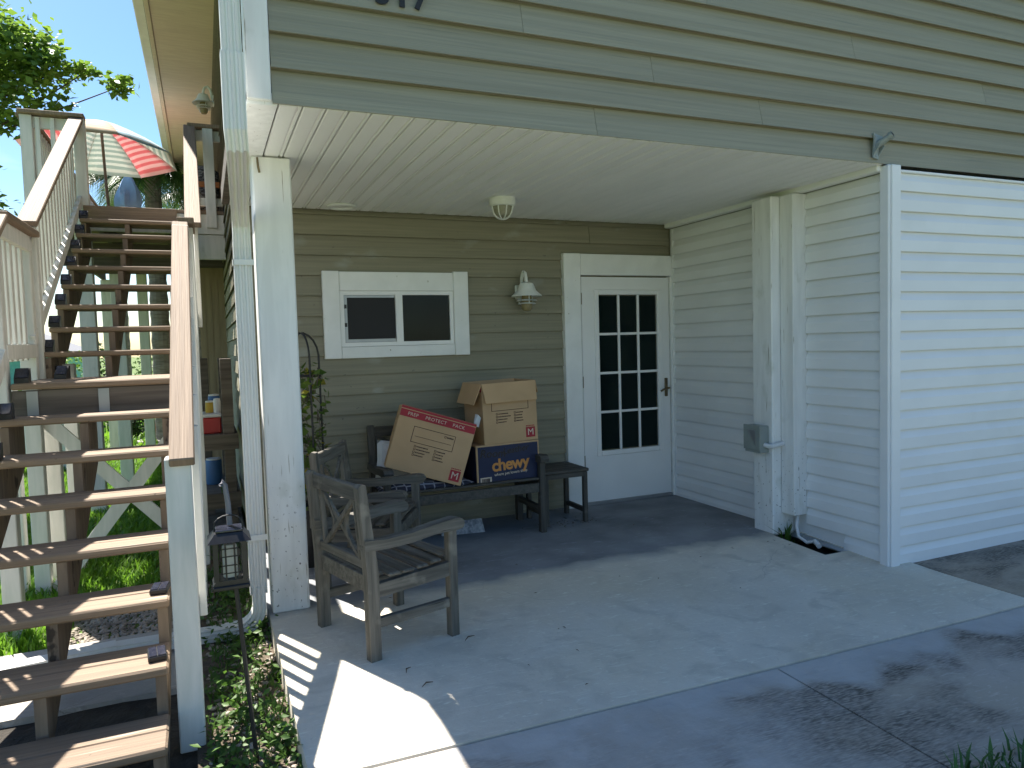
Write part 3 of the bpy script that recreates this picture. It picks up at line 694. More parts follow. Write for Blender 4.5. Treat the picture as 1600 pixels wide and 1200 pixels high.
# ================================================================== DOWNSPOUT
DS = thing('downspout', 'white ribbed metal downspout strapped beside the porch post and running under the stairs', 'downspout', (.21, 4.18, -.1))
def sec(w, d, nrib=3):
    p = [(-w/2, -d/2)]
    for k in range(nrib):
        c = -w/2+w*(k+.5)/nrib*1.0; p += [(c-.011, -d/2), (c-.005, -d/2+.010), (c+.005, -d/2+.010), (c+.011, -d/2)]
    p += [(w/2, -d/2), (w/2, d/2), (-w/2, d/2)]; return [(a, -b) for a, b in p]
sc_ = sec(.077, .056)
def spout(path, side=(1, 0, 0), nm='pipe', s=sc_): m = MB(); m.sweep(s, path, side); return m.build(nm, spoutm, DS)
spout([(.160, 3.17, 4.95), (.160, 3.17, 2.64)])
spout([(.160, 3.168, 2.66), (.160, 3.168, 2.36), (.166, 3.20, 2.30), (.205, 4.0, 2.20), (.214, 4.15, 2.14), (.214, 4.17, 2.02)], nm='elbow', s=sec(.088, .064))
spout([(.214, 4.172, 2.05), (.214, 4.172, .12)], s=sec(.09, .064))
el = [(.214, 4.176, .16)]
for k in range(7):
    a = math.pi/2*k/6; el.append((.214-.13*(1-math.cos(a)), 4.176+.015*k/6, .05-.125*math.sin(a)))
el.append((.02, 4.20, -.082)); spout(el, side=(0, -1, 0), nm='elbow', s=[(b, a) for a, b in sec(.068, .092)][::-1])
spout([(.04, 4.197, -.08), (-.52, 4.24, -.09)], side=(0, -1, 0), s=[(b, a) for a, b in sec(.062, .086)][::-1])
spout([(-.50, 4.24, -.086), (-1.6, 4.10, -.094)], side=(0, -1, 0), s=[(b, a) for a, b in sec(.066, .09)][::-1])
for z in (.42, 1.92):
    m = MB(); m.box((.166, 4.134, z), (.272, 4.140, z+.03)); m.box((.164, 4.134, z), (.169, 4.21, z+.03)); m.build('strap', spoutm, DS)
m = MB(); m.box((.117, 3.134, 3.0), (.206, 3.21, 3.02), .003); m.build('strap', spoutm, DS)

# ================================================================== FIXTURES
def rot_copy(vs, a): c, s = math.cos(a), math.sin(a); return [(x*c-y*s, x*s+y*c, z) for x, y, z in vs]
def nautical(loc, label, rz=0):
    t = thing('wall_lamp', label, 'lamp', loc, rz)        # wall at y=0, lamp toward -y
    m = MB(); m.box((-.055, -.02, -.06), (.055, 0, .06), .01); m.build('back_plate', lampw, t, off=(0, 0, 0))
    path = [(0, -.01, .03)]+[(0, -.085-.06*math.cos(a), .09+.075*math.sin(a)) for a in np.linspace(math.pi, 0, 9)][::1]
    path = [(0, -.015, .02), (0, -.03, .09)]+[(0, -.085-.055*math.cos(math.pi-a), .10+.065*math.sin(a)) for a in np.linspace(.15, math.pi, 8)][::-1][::-1]
    path = [(0, -.012, .0), (0, -.028, .03), (0, -.03, .09), (0, -.045, .14), (0, -.075, .165), (0, -.105, .15), (0, -.12, .11), (0, -.125, .06)]
    m = MB(); m.tube(path, .015, 8); m.build('gooseneck', lampw, t, off=(0, 0, 0), smooth=True)
    m = MB(); m.lathe([(.03, .075), (.055, .065), (.07, .03), (.08, .005), (.125, -.035), (.128, -.042), (.07, -.01), (.02, .04)], 24, (0, -.125, 0)); m.build('lamp_shade', lampw, t, off=(0, 0, 0), smooth=True)
    for z, r in ((-.072, .088), (-.098, .078)):
        m = MB(); m.lathe([(.045, .004), (r-.01, .002), (r, -.006), (r-.008, -.008), (.045, -.004)], 22, (0, -.125, z)); m.build('ring', lampw, t, off=(0, 0, 0), smooth=True)
    for k in range(3):
        a = k*2.1+.4; m = MB(); m.tube([(.065*math.cos(a), -.125+.065*math.sin(a), -.02), (.065*math.cos(a), -.125+.065*math.sin(a), -.1)], .004, 5); m.build('rod', lampw, t, off=(0, 0, 0))
    m = MB(); m.lathe([(.04, -.03), (.047, -.10), (.045, -.14), (.03, -.16), (.005, -.165)], 16, (0, -.125, 0)); m.build('globe', amber, t, off=(0, 0, 0), smooth=True)
    return t
nautical((2.475, 5.574, 1.885), 'white nautical gooseneck lamp on sage siding between window and door', .0)
nautical((.262, 9.6, 4.50), 'small gooseneck lamp high under the beige eave above the stairs', -math.pi/2)
CLt = thing('ceiling_light', 'round white caged bulkhead light under the porch ceiling', 'lamp', (2.03, 4.85, CL))
m = MB(); m.lathe([(.095, 0), (.098, -.03), (.09, -.055), (.078, -.06)], 24); m.build('base', lampw, CLt, off=(0, 0, 0), smooth=True)
m = MB(); m.lathe([(.075, -.058), (.072, -.09), (.055, -.125), (.02, -.14)], 20); m.build('globe', M('dusty_globe', (.30, .29, .22), (.22, .21, .15), .3, (20, 20, 20)), CLt, off=(0, 0, 0), smooth=True)
for k in range(4):
    a = math.pi*k/4; m = MB(); m.tube([(.082*math.cos(a)*c, .082*math.sin(a)*c, -.055-.095*math.sqrt(max(0, 1-c*c))) for c in np.linspace(-1, 1, 13)], .005, 6); m.build('cage_wire', lampw, CLt, off=(0, 0, 0), smooth=True)
m = MB(); m.lathe([(.11, 0), (.112, -.008), (.10, -.016), (.085, -.012), (.08, -.004), (.02, -.003)], 24); v_ = m.build('ceiling_vent', lampw, None, smooth=True); v_.location = (.98, 5.40, CL-.001)
tag(v_, 'flat round white disc vent on the porch ceiling near the post', 'vent')
FB = thing('flag_bracket', 'grey cast metal flagpole bracket above the vinyl corner', 'bracket', (3.875, 3.252, 2.615)); FB.rotation_euler = (0, R_(12), 0)
m = MB(); m.prism([(-.022, -.085), (.022, -.085), (.036, .03), (.05, .06), (-.05, .06), (-.036, .03)], -.010, .0, 1); m.build('plate', greyb, FB, off=(0, 0, 0))
m = MB(); m.tube([(0, -.005, .0), (.02, -.075, .045)], [.024, .018], 10); m.tube([(.018, -.068, .041), (.023, -.086, .053)], .023, 10); m.build('socket', greyb, FB, off=(0, 0, 0), smooth=True)
m = MB(); m.tube([(.0231, -.0865, .0534), (.0233, -.0872, .0538)], .014, 10); m.build('socket_hole', black, FB, off=(0, 0, 0))
for a_, b_ in ((-.02, .008), (.02, -.008)):
    m = MB(); m.prism([(-.009, -.07), (-.045, -.01), (-.009, .01)], a_-.003, a_+.003, 0); m.build('web', greyb, FB, off=(0, 0, 0))
for zz, xx in ((-.07, 0), (.045, .03), (.045, -.03)):
    m = MB(); m.tube([(xx, -.0105, zz), (xx, -.014, zz)], .005, 6); m.build('screw', alum, FB, off=(0, 0, 0))
EB = thing('electrical_box', 'grey outdoor electrical switch box with white conduit on the porch post', 'electrical box', (3.8, 4.2, .6))
m = MB(); m.box((-.085, -.09, .0), (-.002, .075, .20), .005); m.build('box', greyb, EB, off=(0, 0, 0))
m = MB(); m.box((-.094, -.095, .02), (-.086, .08, .205), .003); m.build('cover', greyb, EB, off=(0, 0, 0))
m = MB(); m.prism([(-.05, .17), (.035, .17), (-.05, .06)], -.098, -.0945, 0); m.build('hinged_flap', alum, EB, off=(0, 0, 0))
m = MB(); m.tube([(-.04, -.09, .06), (-.04, -.13, .055), (-.035, -.15, .055), (.03, -.155, .065), (.08, -.15, .07)], .018, 10); m.build('conduit', pvc, EB, off=(0, 0, 0), smooth=True)
PP = thing('drain_pipe', 'bent white PVC pipe end poking out at the foot of the vinyl wall', 'pipe', (3.93, 3.9, -.05))
m = MB(); m.tube([(.04, .10, .22), (.0, .08, .12), (-.03, .03, .05), (-.04, -.06, .03), (-.02, -.12, .055)], .012, 10); m.tube([(-.02, -.11, .05), (-.04, -.17, .03)], .018, 10); m.build('pipe', pvc, PP, off=(0, 0, 0), smooth=True)

# ================================================================== FURNITURE
def arm_poly(x0, x1, z):
    top = [(x0, z), (x0+.12, z-.012), (x0+.25, z-.008), (x0+.38, z+.008), (x1-.05, z+.02)]
    end = [(x1-.015, z+.012), (x1, z-.012), (x1-.01, z-.035), (x1-.04, z-.042)]
    bot = [(x0+.38, z-.04), (x0+.25, z-.055), (x0+.12, z-.058), (x0, z-.052)]
    return top+end+bot
def lean(x, z): return x-.0-(max(0, z-.42)*.07)
def garden_chair(name, label, loc, rz, wd=.60, mat=teak, cat='chair', bench=False, group=None, hb=.84):
    t = thing(name, label, cat, loc, rz, group); h = wd/2; Z = (0, 0, 0)
    AX = {'leg': 'z', 'armrest': 'x', 'stretcher': 'x', 'apron': 'x', 'seat_slat': 'y', 'top_rail': 'y', 'back_rail': 'y', 'upright': 'z', 'brace': 'z', 'arc_brace': 'z'}
    def b(nm, mb, sm=False): mb.build(nm, mat[AX[nm]], t, off=Z, smooth=sm)
    for s in (-1, 1):
        y = s*(h-.025)
        pts = [(-.205, 0), (-.26, 0), (-.265, .42), (lean(-.265, hb), hb-.012), (lean(-.25, hb), hb+.004), (lean(-.225, hb), hb), (-.205, .42)]
        m = MB(); m.prism(pts, y-.024, y+.024, 1); b('leg', m)
        m = MB(); m.box((.19, y-.024, 0), (.24, y+.024, .545), .004); b('leg', m)
        m = MB(); m.prism(arm_poly(-.275, .285, .585), y-.034, y+.034, 1); b('armrest', m)
        m = MB(); m.box((-.21, y-.016, .155), (.19, y+.016, .20), .003); b('stretcher', m)
        m = MB(); m.prism([(-.21, .30), (.19, .315), (.19, .385), (-.21, .365)], y-.018, y+.018, 1); b('apron', m)
    m = MB(); m.box((.20, -h+.05, .315), (.228, h-.05, .385), .003); b('apron', m)
    m = MB(); m.box((-.245, -h+.05, .32), (-.215, h-.05, .40), .003); b('apron', m)
    for k in range(6):
        x = -.19+k*.077; m = MB(); zt = .392+.010*(k-2.5)**2*.25+.004*k
        m.box((x-.032, -h+.012 if k not in (0, 5) else -h+.05, zt-.018), (x+.032, h-.012 if k not in (0, 5) else h-.05, zt), .006); b('seat_slat', m)
    # backrest: top rail, bottom rail, uprights, crossing braces and arcs
    def bp(y, z, dx=0): return (lean(-.235, z)+dx, y, z)
    zt = hb-.045; zb = .455; hi = h-.05
    m = MB(); m.bar(bp(-hi, zt), bp(hi, zt), .03, .075, c=.005); b('top_rail', m)
    m = MB(); m.bar(bp(-hi, zb), bp(hi, zb), .028, .045, c=.004); b('back_rail', m)
    bays = 1 if not bench else 2; W_ = 2*hi/bays
    for q in range(bays):
        c0 = -hi+W_*(q+.5)
        for s in (-1, 1):
            yy = c0+s*(W_/2-.055 if not bench else W_/2-.015)
            m = MB(); m.bar(bp(yy, zb+.02), bp(yy, zt-.035), .018, .026, up=(1, 0, 0), c=.002); b('upright', m)
            e_ = abs(yy-c0)-.012
            m = MB(); m.bar(bp(c0-s*e_, zb+.02, .004*s), bp(c0+s*e_, zt-.035, .004*s), .024, .014, up=(1, 0, 0)); b('brace', m)
            arc = [bp(c0+s*(e_-.30*math.sin(math.pi*i/10)*e_*2.2), zb+.02+(zt-zb-.055)*i/10, .002) for i in range(11)]
            m = MB(); m.sweep([(-.009, -.010), (.009, -.010), (.009, .010), (-.009, .010)], arc, side=(1, 0, 0)); b('arc_brace', m)
    return t
garden_chair('garden_chair', 'weathered teak armchair standing out on the sunlit edge of the pale concrete', (.815, 3.632, -.012), R_(15.8))
garden_chair('garden_chair', 'weathered teak armchair between the vine pot and the bench', (.94, 4.51, .001), R_(-27.7))
bn = garden_chair('garden_bench', 'charcoal wooden bench against the siding carrying cardboard boxes', (1.735, 5.17, .001), R_(-90), wd=1.25, mat=char, cat='bench', bench=True, hb=.86)
TB = thing('side_table', 'low charcoal slatted side table beside the bench and the door', 'table', (2.60, 5.24, 0))
for k in range(5):
    y = -.19+k*.08; m = MB(); m.box((-.215, y, .415), (.205, y+.074, .44), .006); m.build('table_slat', char['x'], TB, off=(0, 0, 0))
for sx in (-1, 1):
    for sy in (-1, 1):
        x = sx*.175; y = sy*.165; m = MB(); m.box((x-.018, y-.018, .001), (x+.018, y+.018, .412), .003); m.build('leg', char['z'], TB, off=(0, 0, 0))
    m = MB(); m.box((sx*.175-.014, -.147, .08), (sx*.175+.014, .147, .115)); m.build('stretcher', char['y'], TB, off=(0, 0, 0))
for sy in (-1, 1):
    m = MB(); m.box((-.157, sy*.165-.012, .375), (.157, sy*.165+.012, .412)); m.build('apron', char['x'], TB, off=(0, 0, 0))
# cushions and bag
def pillow(name, c, sx, sy, sz, mat, rot=(0, 0, 0)):
    n = 10; vs = []; fs = []
    for side in (1, -1):
        o = len(vs)
        for i in range(n+1):
            for j in range(n+1):
                u = 2*i/n-1; v = 2*j/n-1; k = (max(0, (1-u**4)*(1-v**4)))**.45
                pinch = 1-.06*(1-abs(u))*abs(v)**3-.06*(1-abs(v))*abs(u)**3
                vs.append((u*sx*pinch, v*sy*pinch, side*sz*k))
        for i in range(n):
            for j in range(n): q = o+i*(n+1)+j; fs.append((q, q+n+1, q+n+2, q+1))
    m = MB(); m.add(vs, fs); ob = m.build(name, mat, None, smooth=True); ob.location = c; ob.rotation_euler = rot; return ob
og = bpy.data.materials.new('ogee_fabric'); og.use_nodes = True; n_ = og.node_tree.nodes; l_ = og.node_tree.links.new
t_ = n_.new('ShaderNodeTexCoord'); mpn = n_.new('ShaderNodeMapping'); mpn.inputs['Scale'].default_value = (14, 14, 14); vo = n_.new('ShaderNodeTexVoronoi'); vo.feature = 'DISTANCE_TO_EDGE'; vo.inputs['Randomness'].default_value = .15; vo.inputs['Scale'].default_value = 1
gt_ = n_.new('ShaderNodeMath'); gt_.operation = 'LESS_THAN'; gt_.inputs[1].default_value = .06; mx_ = n_.new('ShaderNodeMixRGB'); mx_.inputs[1].default_value = (.03, .032, .055, 1); mx_.inputs[2].default_value = (.30, .30, .34, 1)
l_(t_.outputs['Object'], mpn.inputs[0]); l_(mpn.outputs[0], vo.inputs['Vector']); l_(vo.outputs['Distance'], gt_.inputs[0]); l_(gt_.outputs[0], mx_.inputs[0]); l_(mx_.outputs[0], n_['Principled BSDF'].inputs['Base Color']); n_['Principled BSDF'].inputs['Roughness'].default_value = .95
o = pillow('seat_cushion', (1.44, 5.14, .442), .36, .21, .042, og); tag(o, 'dark patterned seat cushion on the bench under the tilted box', 'cushion')
o = pillow('throw_pillow', (1.29, 5.31, .60), .15, .15, .06, cloth, (R_(76), R_(8), 0)); tag(o, 'pale pillow peeking out behind the tilted cardboard box', 'pillow')
# paper bag under the bench
m = MB(); m.add([(0, 0, 0), (.34, -.05, 0), (.37, .06, .02), (.02, .12, .03), (.03, .04, .09), (.33, .0, .10)], [(0, 1, 5, 4), (4, 5, 2, 3), (0, 4, 3), (1, 2, 5), (0, 3, 2, 1)])
o = m.build('paper_bag', M('printed_paper', (.42, .42, .42), (.16, .17, .19), .8, (30, 30, 30), 3), None); o.location = (1.60, 5.22, .002); tag(o, 'crumpled grey and white printed bag lying on the floor under the bench', 'bag')

# ---- boxes
def carton(name, label, loc, size, rot, top_open=False):
    t = thing(name, label, 'box', loc); t.rotation_euler = rot
    w_, d_, h_ = size; th = .005
    return t, w_, d_, h_, th
def mover_art(t, w_, h_, z0=0, stripe=True, y=-.0015, frame_top=None):
    Z = (0, 0, 0)
    def flat(nm, rects, mat, yy=y):
        m = MB()
        for a, b, c, d_ in rects: m.box((a, yy, b), (c, yy+.0012, d_))
        m.build(nm, mat, t, off=Z)
    if stripe:
        flat('printed_band', [(-w_/2+.002, h_-.075, w_/2-.002, h_-.024), (-w_/2+.002, h_-.018, w_/2-.002, h_-.002)], redp)
        for s, x in (('PREP', -.185), ('PROTECT', -.015), ('PACK', .155)): put_text('printed_lettering', s, .034, (x, y-.001, h_-.05), t, creamp, bold=.0, space=1.1)
    # address panel
    x0, x1 = -.155, .155; zt = (h_-.125) if frame_top is None else frame_top; zb = zt-.115 if frame_top is None else zt-.09; k = .0035
    r = [(x0, zb, x1, zb+k), (x0, zb, x0+k, zt), (x1-k, zb, x1, zt)]
    if frame_top is None: r += [(x0, zt-k, x1, zt), (x0+.02, (zb+zt)/2-.012, x1-.02, (zb+zt)/2-.012+.0025)]
    flat('printed_frame', r, inkp)
    r = []
    for i in range(4):
        for cx, ln in ((-.12, (.075, .10, .07, .06)[i]), (.03, (.055, .045, .05, .06)[i])):
            z = zb-.03-i*.021
            r += [(cx, z, cx+.014, z+.0025), (cx, z+.012, cx+.014, z+.0145), (cx, z, cx+.0025, z+.0145), (cx+.0115, z, cx+.014, z+.0145)]
            a = cx+.019
            while a < cx+.019+ln:
                l2 = random.uniform(.004, .008); r.append((a, z+.003, a+l2, z+.0105)); a += l2+.0025
    if frame_top is None: r += [(.075, zt-.03, .089, zt-.0275), (.075, zt-.018, .089, zt-.0155), (.075, zt-.03, .0775, zt-.0155), (.0865, zt-.03, .089, zt-.0155)]+[(.094+i*.010, zt-.028, .1015+i*.010, zt-.018) for i in range(5)]
    flat('printed_checklist', r, inkp)
    flat('printed_square', [(w_/2-.10, .022, w_/2-.022, .10)], redp)
    put_text('printed_lettering', 'M', .072, (w_/2-.061, y-.0014, .06), t, creamp, bold=.0)
    flat('printed_line', [(w_/2-.098+i*.0125, .106, w_/2-.098+i*.0125+.009, .114) for i in range(6)], redp)
# tilted box
t, bw, bd, bh, th = carton('moving_box', 'sealed brown moving box tilted on the bench with a red printed band', (1.40, 4.965, .50), (.56, .40, .46), (R_(-5), R_(17.8), R_(-13)))
t.location = (1.395, 4.95, .525)
m = MB(); m.box((-bw/2, 0, 0), (bw/2, bd, bh), .003); m.build('carton', card, t, off=(0, 0, 0))
m = MB(); m.box((-bw/2+.01, bd/2-.002, bh+.0005), (bw/2-.01, bd/2+.002, bh+.003)); m.box((-bw/2+.002, .002, bh+.0008), (bw/2-.002, .05, bh+.002)); m.build('lid_band', redp, t, off=(0, 0, 0))
mover_art(t, bw, bh)
# navy box
t = thing('shipping_box', 'navy printed shipping box standing on the right end of the bench', 'box', (2.08, 4.985, .405)); t.rotation_euler = (0, R_(-1.0), R_(1))
m = MB(); m.box((-.26, 0, 0), (.26, .38, .305), .003); m.build('carton', card, t, off=(0, 0, 0))
m = MB(); m.box((-.247, -.0015, .012), (.247, .0, .292)); m.build('printed_face', navy, t, off=(0, 0, 0))
m = MB(); m.box((-.262, .012, .01), (-.26, .37, .295)); m.build('printed_face', navy, t, off=(0, 0, 0))
put_text('printed_lettering', 'chewy', .128, (.015, -.003, .145), t, orangep, rot=(math.pi/2, R_(-2), 0), bold=.0035, space=.92)
put_text('printed_lettering', 'where pet lovers shop', .030, (.015, -.003, .078), t, creamp, rot=(math.pi/2, R_(-2), 0), bold=.0003)
put_text('marker_writing', 'Room', .085, (-.13, -.0025, .235), t, marker, rot=(math.pi/2, R_(3), 0), shear=.2, bold=.001)
put_text('marker_writing', 'Leather', .07, (.06, -.0025, .25), t, marker, rot=(math.pi/2, R_(-4), 0), shear=.25, bold=.001)
m = MB(); m.box((-.235, -.003, .015), (-.145, -.0018, .062)); m.build('printed_square', creamp, t, off=(0, 0, 0))
m = MB()
x = -.222
while x < -.16:
    w_ = random.choice((.0015, .003, .0045)); m.box((x, -.0042, .022), (x+w_, -.0032, .054)); x += w_+random.choice((.0015, .003))
m.build('barcode', inkp, t, off=(0, 0, 0))
# open box on top
t = thing('open_moving_box', 'open brown moving box with folded flaps stacked on the navy box', 'box', (2.11, 4.99, .713)); t.rotation_euler = (0, R_(-1.5), R_(3))
bw, bd, bh = .45, .36, .455; th = .006
m = MB(); m.box((-bw/2, 0, 0), (bw/2, th, bh)); m.box((-bw/2, bd-th, 0), (bw/2, bd, bh)); m.box((-bw/2, th, 0), (-bw/2+th, bd-th, bh)); m.box((bw/2-th, th, 0), (bw/2, bd-th, bh)); m.box((-bw/2+th, th, 0), (bw/2-th, bd-th, th))
m.build('carton', card, t, off=(0, 0, 0))
def flap(p, q, dirv, ln):
    p = Vector(p); q = Vector(q); dv = Vector(dirv).normalized()*ln; n2 = (q-p).cross(dv).normalized()*.0045; ins = (q-p).normalized()*.012
    vs = [p, q, q+dv-ins, p+dv+ins]; vs += [v+n2 for v in vs]
    m = MB(); m.add(vs, [(0, 1, 2, 3), (7, 6, 5, 4), (0, 4, 5, 1), (1, 5, 6, 2), (2, 6, 7, 3), (3, 7, 4, 0)]); m.build('flap', card, t, off=(0, 0, 0))
flap((-bw/2, -.001, bh+.001), (bw/2, -.001, bh+.001), (0, -.25, -.97), .15)
flap((-bw/2-.001, bd, bh+.001), (-bw/2-.001, 0, bh+.001), (-.40, 0, -.9), .165)
flap((bw/2+.001, 0, bh+.001), (bw/2+.001, bd, bh+.001), (.25, 0, -.95), .10)
flap((bw/2, bd+.001, bh+.001), (-bw/2, bd+.001, bh+.001), (0, -.5, -.6), .14)
mover_art(t, bw, bh, stripe=False, frame_top=.335)
m = MB(); m.box((-bw/2-.003, .01, bh-.06), (-bw/2-.001, bd-.01, bh-.008)); m.build('printed_band', redp, t, off=(0, 0, 0))
# crumpled paper tucked between the boxes
pts = rng.normal(size=(14, 3))*np.array([.022, .02, .035]); bm_ = bmesh.new()
for p in pts: bm_.verts.new(p)
bmesh.ops.convex_hull(bm_, input=bm_.verts); me = bpy.data.meshes.new('packing_paper'); bm_.to_mesh(me); bm_.free(); me.materials.append(cloth)
o = bpy.data.objects.new('packing_paper', me); COL.objects.link(o); o.location = (1.845, 5.0, .93); tag(o, 'scrap of crumpled white packing paper between the two brown boxes', 'paper')

# ================================================================== POTTED VINE
PV = thing('potted_vine', 'climbing vine on a black hoop trellis in a black pot beside the porch post', 'plant', (.60, 5.02, 0))
m = MB(); m.lathe([(.13, 0), (.15, .05), (.175, .36), (.19, .38), (.185, .40), (.165, .395), (.16, .35), (.02, .34)], 24); m.build('pot', black, PV, off=(0, 0, 0), smooth=True)
m = MB()
for a in (0, math.pi/2):
    hp = [(-.13, 0, .3), (-.125, 0, 1.35)]+[(-.125*math.cos(q), 0, 1.40+.17*math.sin(q)) for q in np.linspace(.1, math.pi-.1, 10)]+[(.125, 0, 1.35), (.13, 0, .3)]
    m2 = MB(); m2.tube(hp, .007, 6); m.add(rot_copy(m2.v, a+.3), m2.f)
for z in (.75, 1.28):
    m2 = MB(); m2.tube([(.125*math.cos(q), .125*math.sin(q), z) for q in np.linspace(0, 2*math.pi, 20)], .006, 5); m.add(m2.v, m2.f)
m.build('trellis', blackm, PV, off=(0, 0, 0), smooth=True)
pts = []
for k in range(9):
    a0 = random.uniform(0, 6.28); n1 = 44
    path = []
    for i in range(n1):
        z = .38+.98*i/n1*random.uniform(.9, 1.02); a = a0+i*.13; r = .12+.03*math.sin(i*.8)
        path.append((r*math.cos(a), r*math.sin(a), z)); pts.append((r*math.cos(a)+random.gauss(0, .025), r*math.sin(a)+random.gauss(0, .025), z+random.gauss(0, .02)))
    m = MB(); m.tube(path, .003, 4); m.build('stem', bark, PV, off=(0, 0, 0))
V, F = leaves(np.array(pts), .062, asp=.8); rawmesh('foliage', V, F, vinem, PV)
V, F = leaves(np.array(pts)[rng.choice(len(pts), 34)], .07, asp=.8); rawmesh('yellow_foliage', V, F, vineY, PV)

# ================================================================== LANTERN
LN = thing('solar_lantern', 'black solar lantern with a candle hanging on a garden stake beside the stairs', 'lantern', (.09, 2.86, -.12))
m = MB(); m.tube([(.02, .0, 0), (-.022, .0, .70)], .0075, 6); m.build('stake', blackm, LN, off=(0, 0, 0), smooth=True)
cz = .70; cx = -.035
m = MB(); m.box((cx-.058, -.058, cz-.015), (cx+.058, .058, cz), .003); m.prism([(cx-.058, cz), (cx+.058, cz), (cx+.048, cz+.018), (cx-.048, cz+.018)], -.05, .05, 1); m.build('base', black, LN, off=(0, 0, 0))
for sx in (-1, 1):
    for sy in (-1, 1): m = MB(); m.box((cx+sx*.045-.008, sy*.045-.008, cz+.018), (cx+sx*.045+.008, sy*.045+.008, cz+.158)); m.build('corner_bar', black, LN, off=(0, 0, 0))
def grille(rotk):
    segs = []; y = -.047
    X = [-.02, .02]; Zs = [cz+.022, cz+.156]
    for x in (-.014, .014): segs.append((x-.003, Zs[0], x+.003, Zs[1]))
    for zc in (cz+.058, cz+.118):
        segs += [(-.03, zc-.016, .03, zc-.012), (-.03, zc+.012, .03, zc+.016), (-.03, zc-.016, -.026, zc+.016), (.026, zc-.016, .03, zc+.016)]
    m = MB()
    for a, b, c, d_ in segs: m.box((a, y-.003, b), (c, y, d_))
    m.v = [(x+cx, y_, z) for x, y_, z in rot_copy(m.v, rotk*math.pi/2)]; m.build('grille', black, LN, off=(0, 0, 0))
for k in (0, 1, 3): grille(k)
LN.scale = (1.1, 1.1, 1.03)
m = MB(); m.lathe([(.024, cz+.02), (.024, cz+.13), (.02, cz+.137)], 18, (cx, 0, 0)); m.build('candle', frost, LN, off=(0, 0, 0), smooth=True)
m = MB(); z0 = cz+.158; vs = [(cx+a*.068, b*.068, z0) for a, b in ((-1, -1), (1, -1), (1, 1), (-1, 1))]+[(cx+a*.045, b*.045, z0+.030) for a, b in ((-1, -1), (1, -1), (1, 1), (-1, 1))]
m.add(vs, [(0, 3, 2, 1), (4, 5, 6, 7)]+[(i, (i+1) % 4, 4+(i+1) % 4, 4+i) for i in range(4)]); m.build('roof', black, LN, off=(0, 0, 0))
m = MB(); m.box((cx-.042, -.042, z0+.031), (cx+.042, .042, z0+.040), .002); m.build('solar_cell', solar, LN, off=(0, 0, 0))
m = MB(); m.tube([(cx-.045, 0, z0+.02)]+[(cx-.045*math.cos(q), 0, z0+.05+.035*math.sin(q)) for q in np.linspace(0, math.pi, 9)]+[(cx+.045, 0, z0+.02)], .003, 5); m.build('handle', blackm, LN, off=(0, 0, 0))
m = MB(); m.tube([(cx+.005, .02, z0+.045), (cx+.003, .02, z0+.12), (cx-.004, .02, z0+.19), (cx-.012, .02, z0+.205), (cx-.018, .02, z0+.19)], .009, 8); m.build('hook', M('grey_plastic', (.16, .16, .18), None, .5), LN, off=(0, 0, 0), smooth=True)

# ================================================================== STORAGE RACK beside the house wall
RK = thing('storage_rack', 'weathered lumber shelf rack squeezed between the stairs and house wall', 'shelf', (.12, 6.9, -.15))
for x, y in ((.16, 6.6), (.16, 7.5), (-.02, 7.5)):
    m = MB(); m.box((x-.045, y-.045, -.15), (x+.045, y+.045, 1.40), .004); m.build('post', rawood, RK)
for z in (.72, .22):
    for k in range(2): m = MB(); m.box((-.06+k*.15, 6.56, z), (.08+k*.15, 7.6, z+.04)); m.build('shelf_board', rawood, RK)
    m = MB(); m.box((-.06, 6.52, z-.09), (.235, 6.555, z+.04)); m.build('shelf_edge', rawood, RK)
m = MB(); m.box((-.04, 6.62, .762), (.105, 6.95, .90), .01); m.box((-.045, 6.61, .902), (.11, 6.96, .93), .008, 1); o = m.build('cooler', [redc, pvc], None); tag(o, 'red cooler with white lid on the storage rack shelf', 'cooler')
def can(loc, r, h, mat, label):
    t = thing('storage_can', label, 'can', loc)
    m = MB(); m.lathe([(r*.94, 0), (r, .006), (r, h-.012), (r*.93, h)], 18); m.build('can_body', mat, t, off=(0, 0, 0), smooth=True)
    m = MB(); m.lathe([(r*.9, h), (r*.9, h+.012), (r*.3, h+.016)], 18); m.build('lid', pvc, t, off=(0, 0, 0), smooth=True)
can((.06, 7.05, .762), .05, .30, bluec, 'tall blue can on the storage rack behind the cooler')
can((.02, 6.78, .932), .035, .09, yell, 'small yellow labelled jar sitting on the red cooler')
can((.08, 6.72, .932), .03, .11, pvc, 'small white tub sitting on the red cooler')
can((.03, 7.05, .262), .07, .22, bluec, 'clear blue jug on the bottom shelf of the rack')

# ================================================================== BACKGROUND
def tree(name, label, loc, trunk_h, rad, nl, size, mat, seedpts, group=None):
    t = thing(name, label, 'tree', loc, 0, group)
    m = MB(); m.tube([(0, 0, 0), (.05, .03, trunk_h*.5), (-.02, .05, trunk_h)], [.16, .12, .09], 10); m.build('trunk', bark, t, off=(0, 0, 0), smooth=True)
    pts = []
    for (c, r, k) in seedpts:
        c = np.array(c); m = MB(); mid = np.array([0, 0, trunk_h*.9])*.45+c*.55+rng.normal(size=3)*.1
        m.tube([(0, 0, trunk_h*.85), tuple(mid), tuple(c)], [.045, .016, .005], 6); m.build('branch', bark, t, off=(0, 0, 0), smooth=True)
        for q in range(int(k/13)):
            d = rng.normal(size=3); d /= np.linalg.norm(d); cc = c+d*r*rng.uniform(.3, 1)**.5*np.array([1, 1, .8])
            pts.append(cc+rng.normal(size=(22, 3))*np.array([.16, .16, .10])*r**.5)
    V, F = leaves(np.concatenate(pts), size, asp=.7); rawmesh('crown', V, F, mat, t); return t
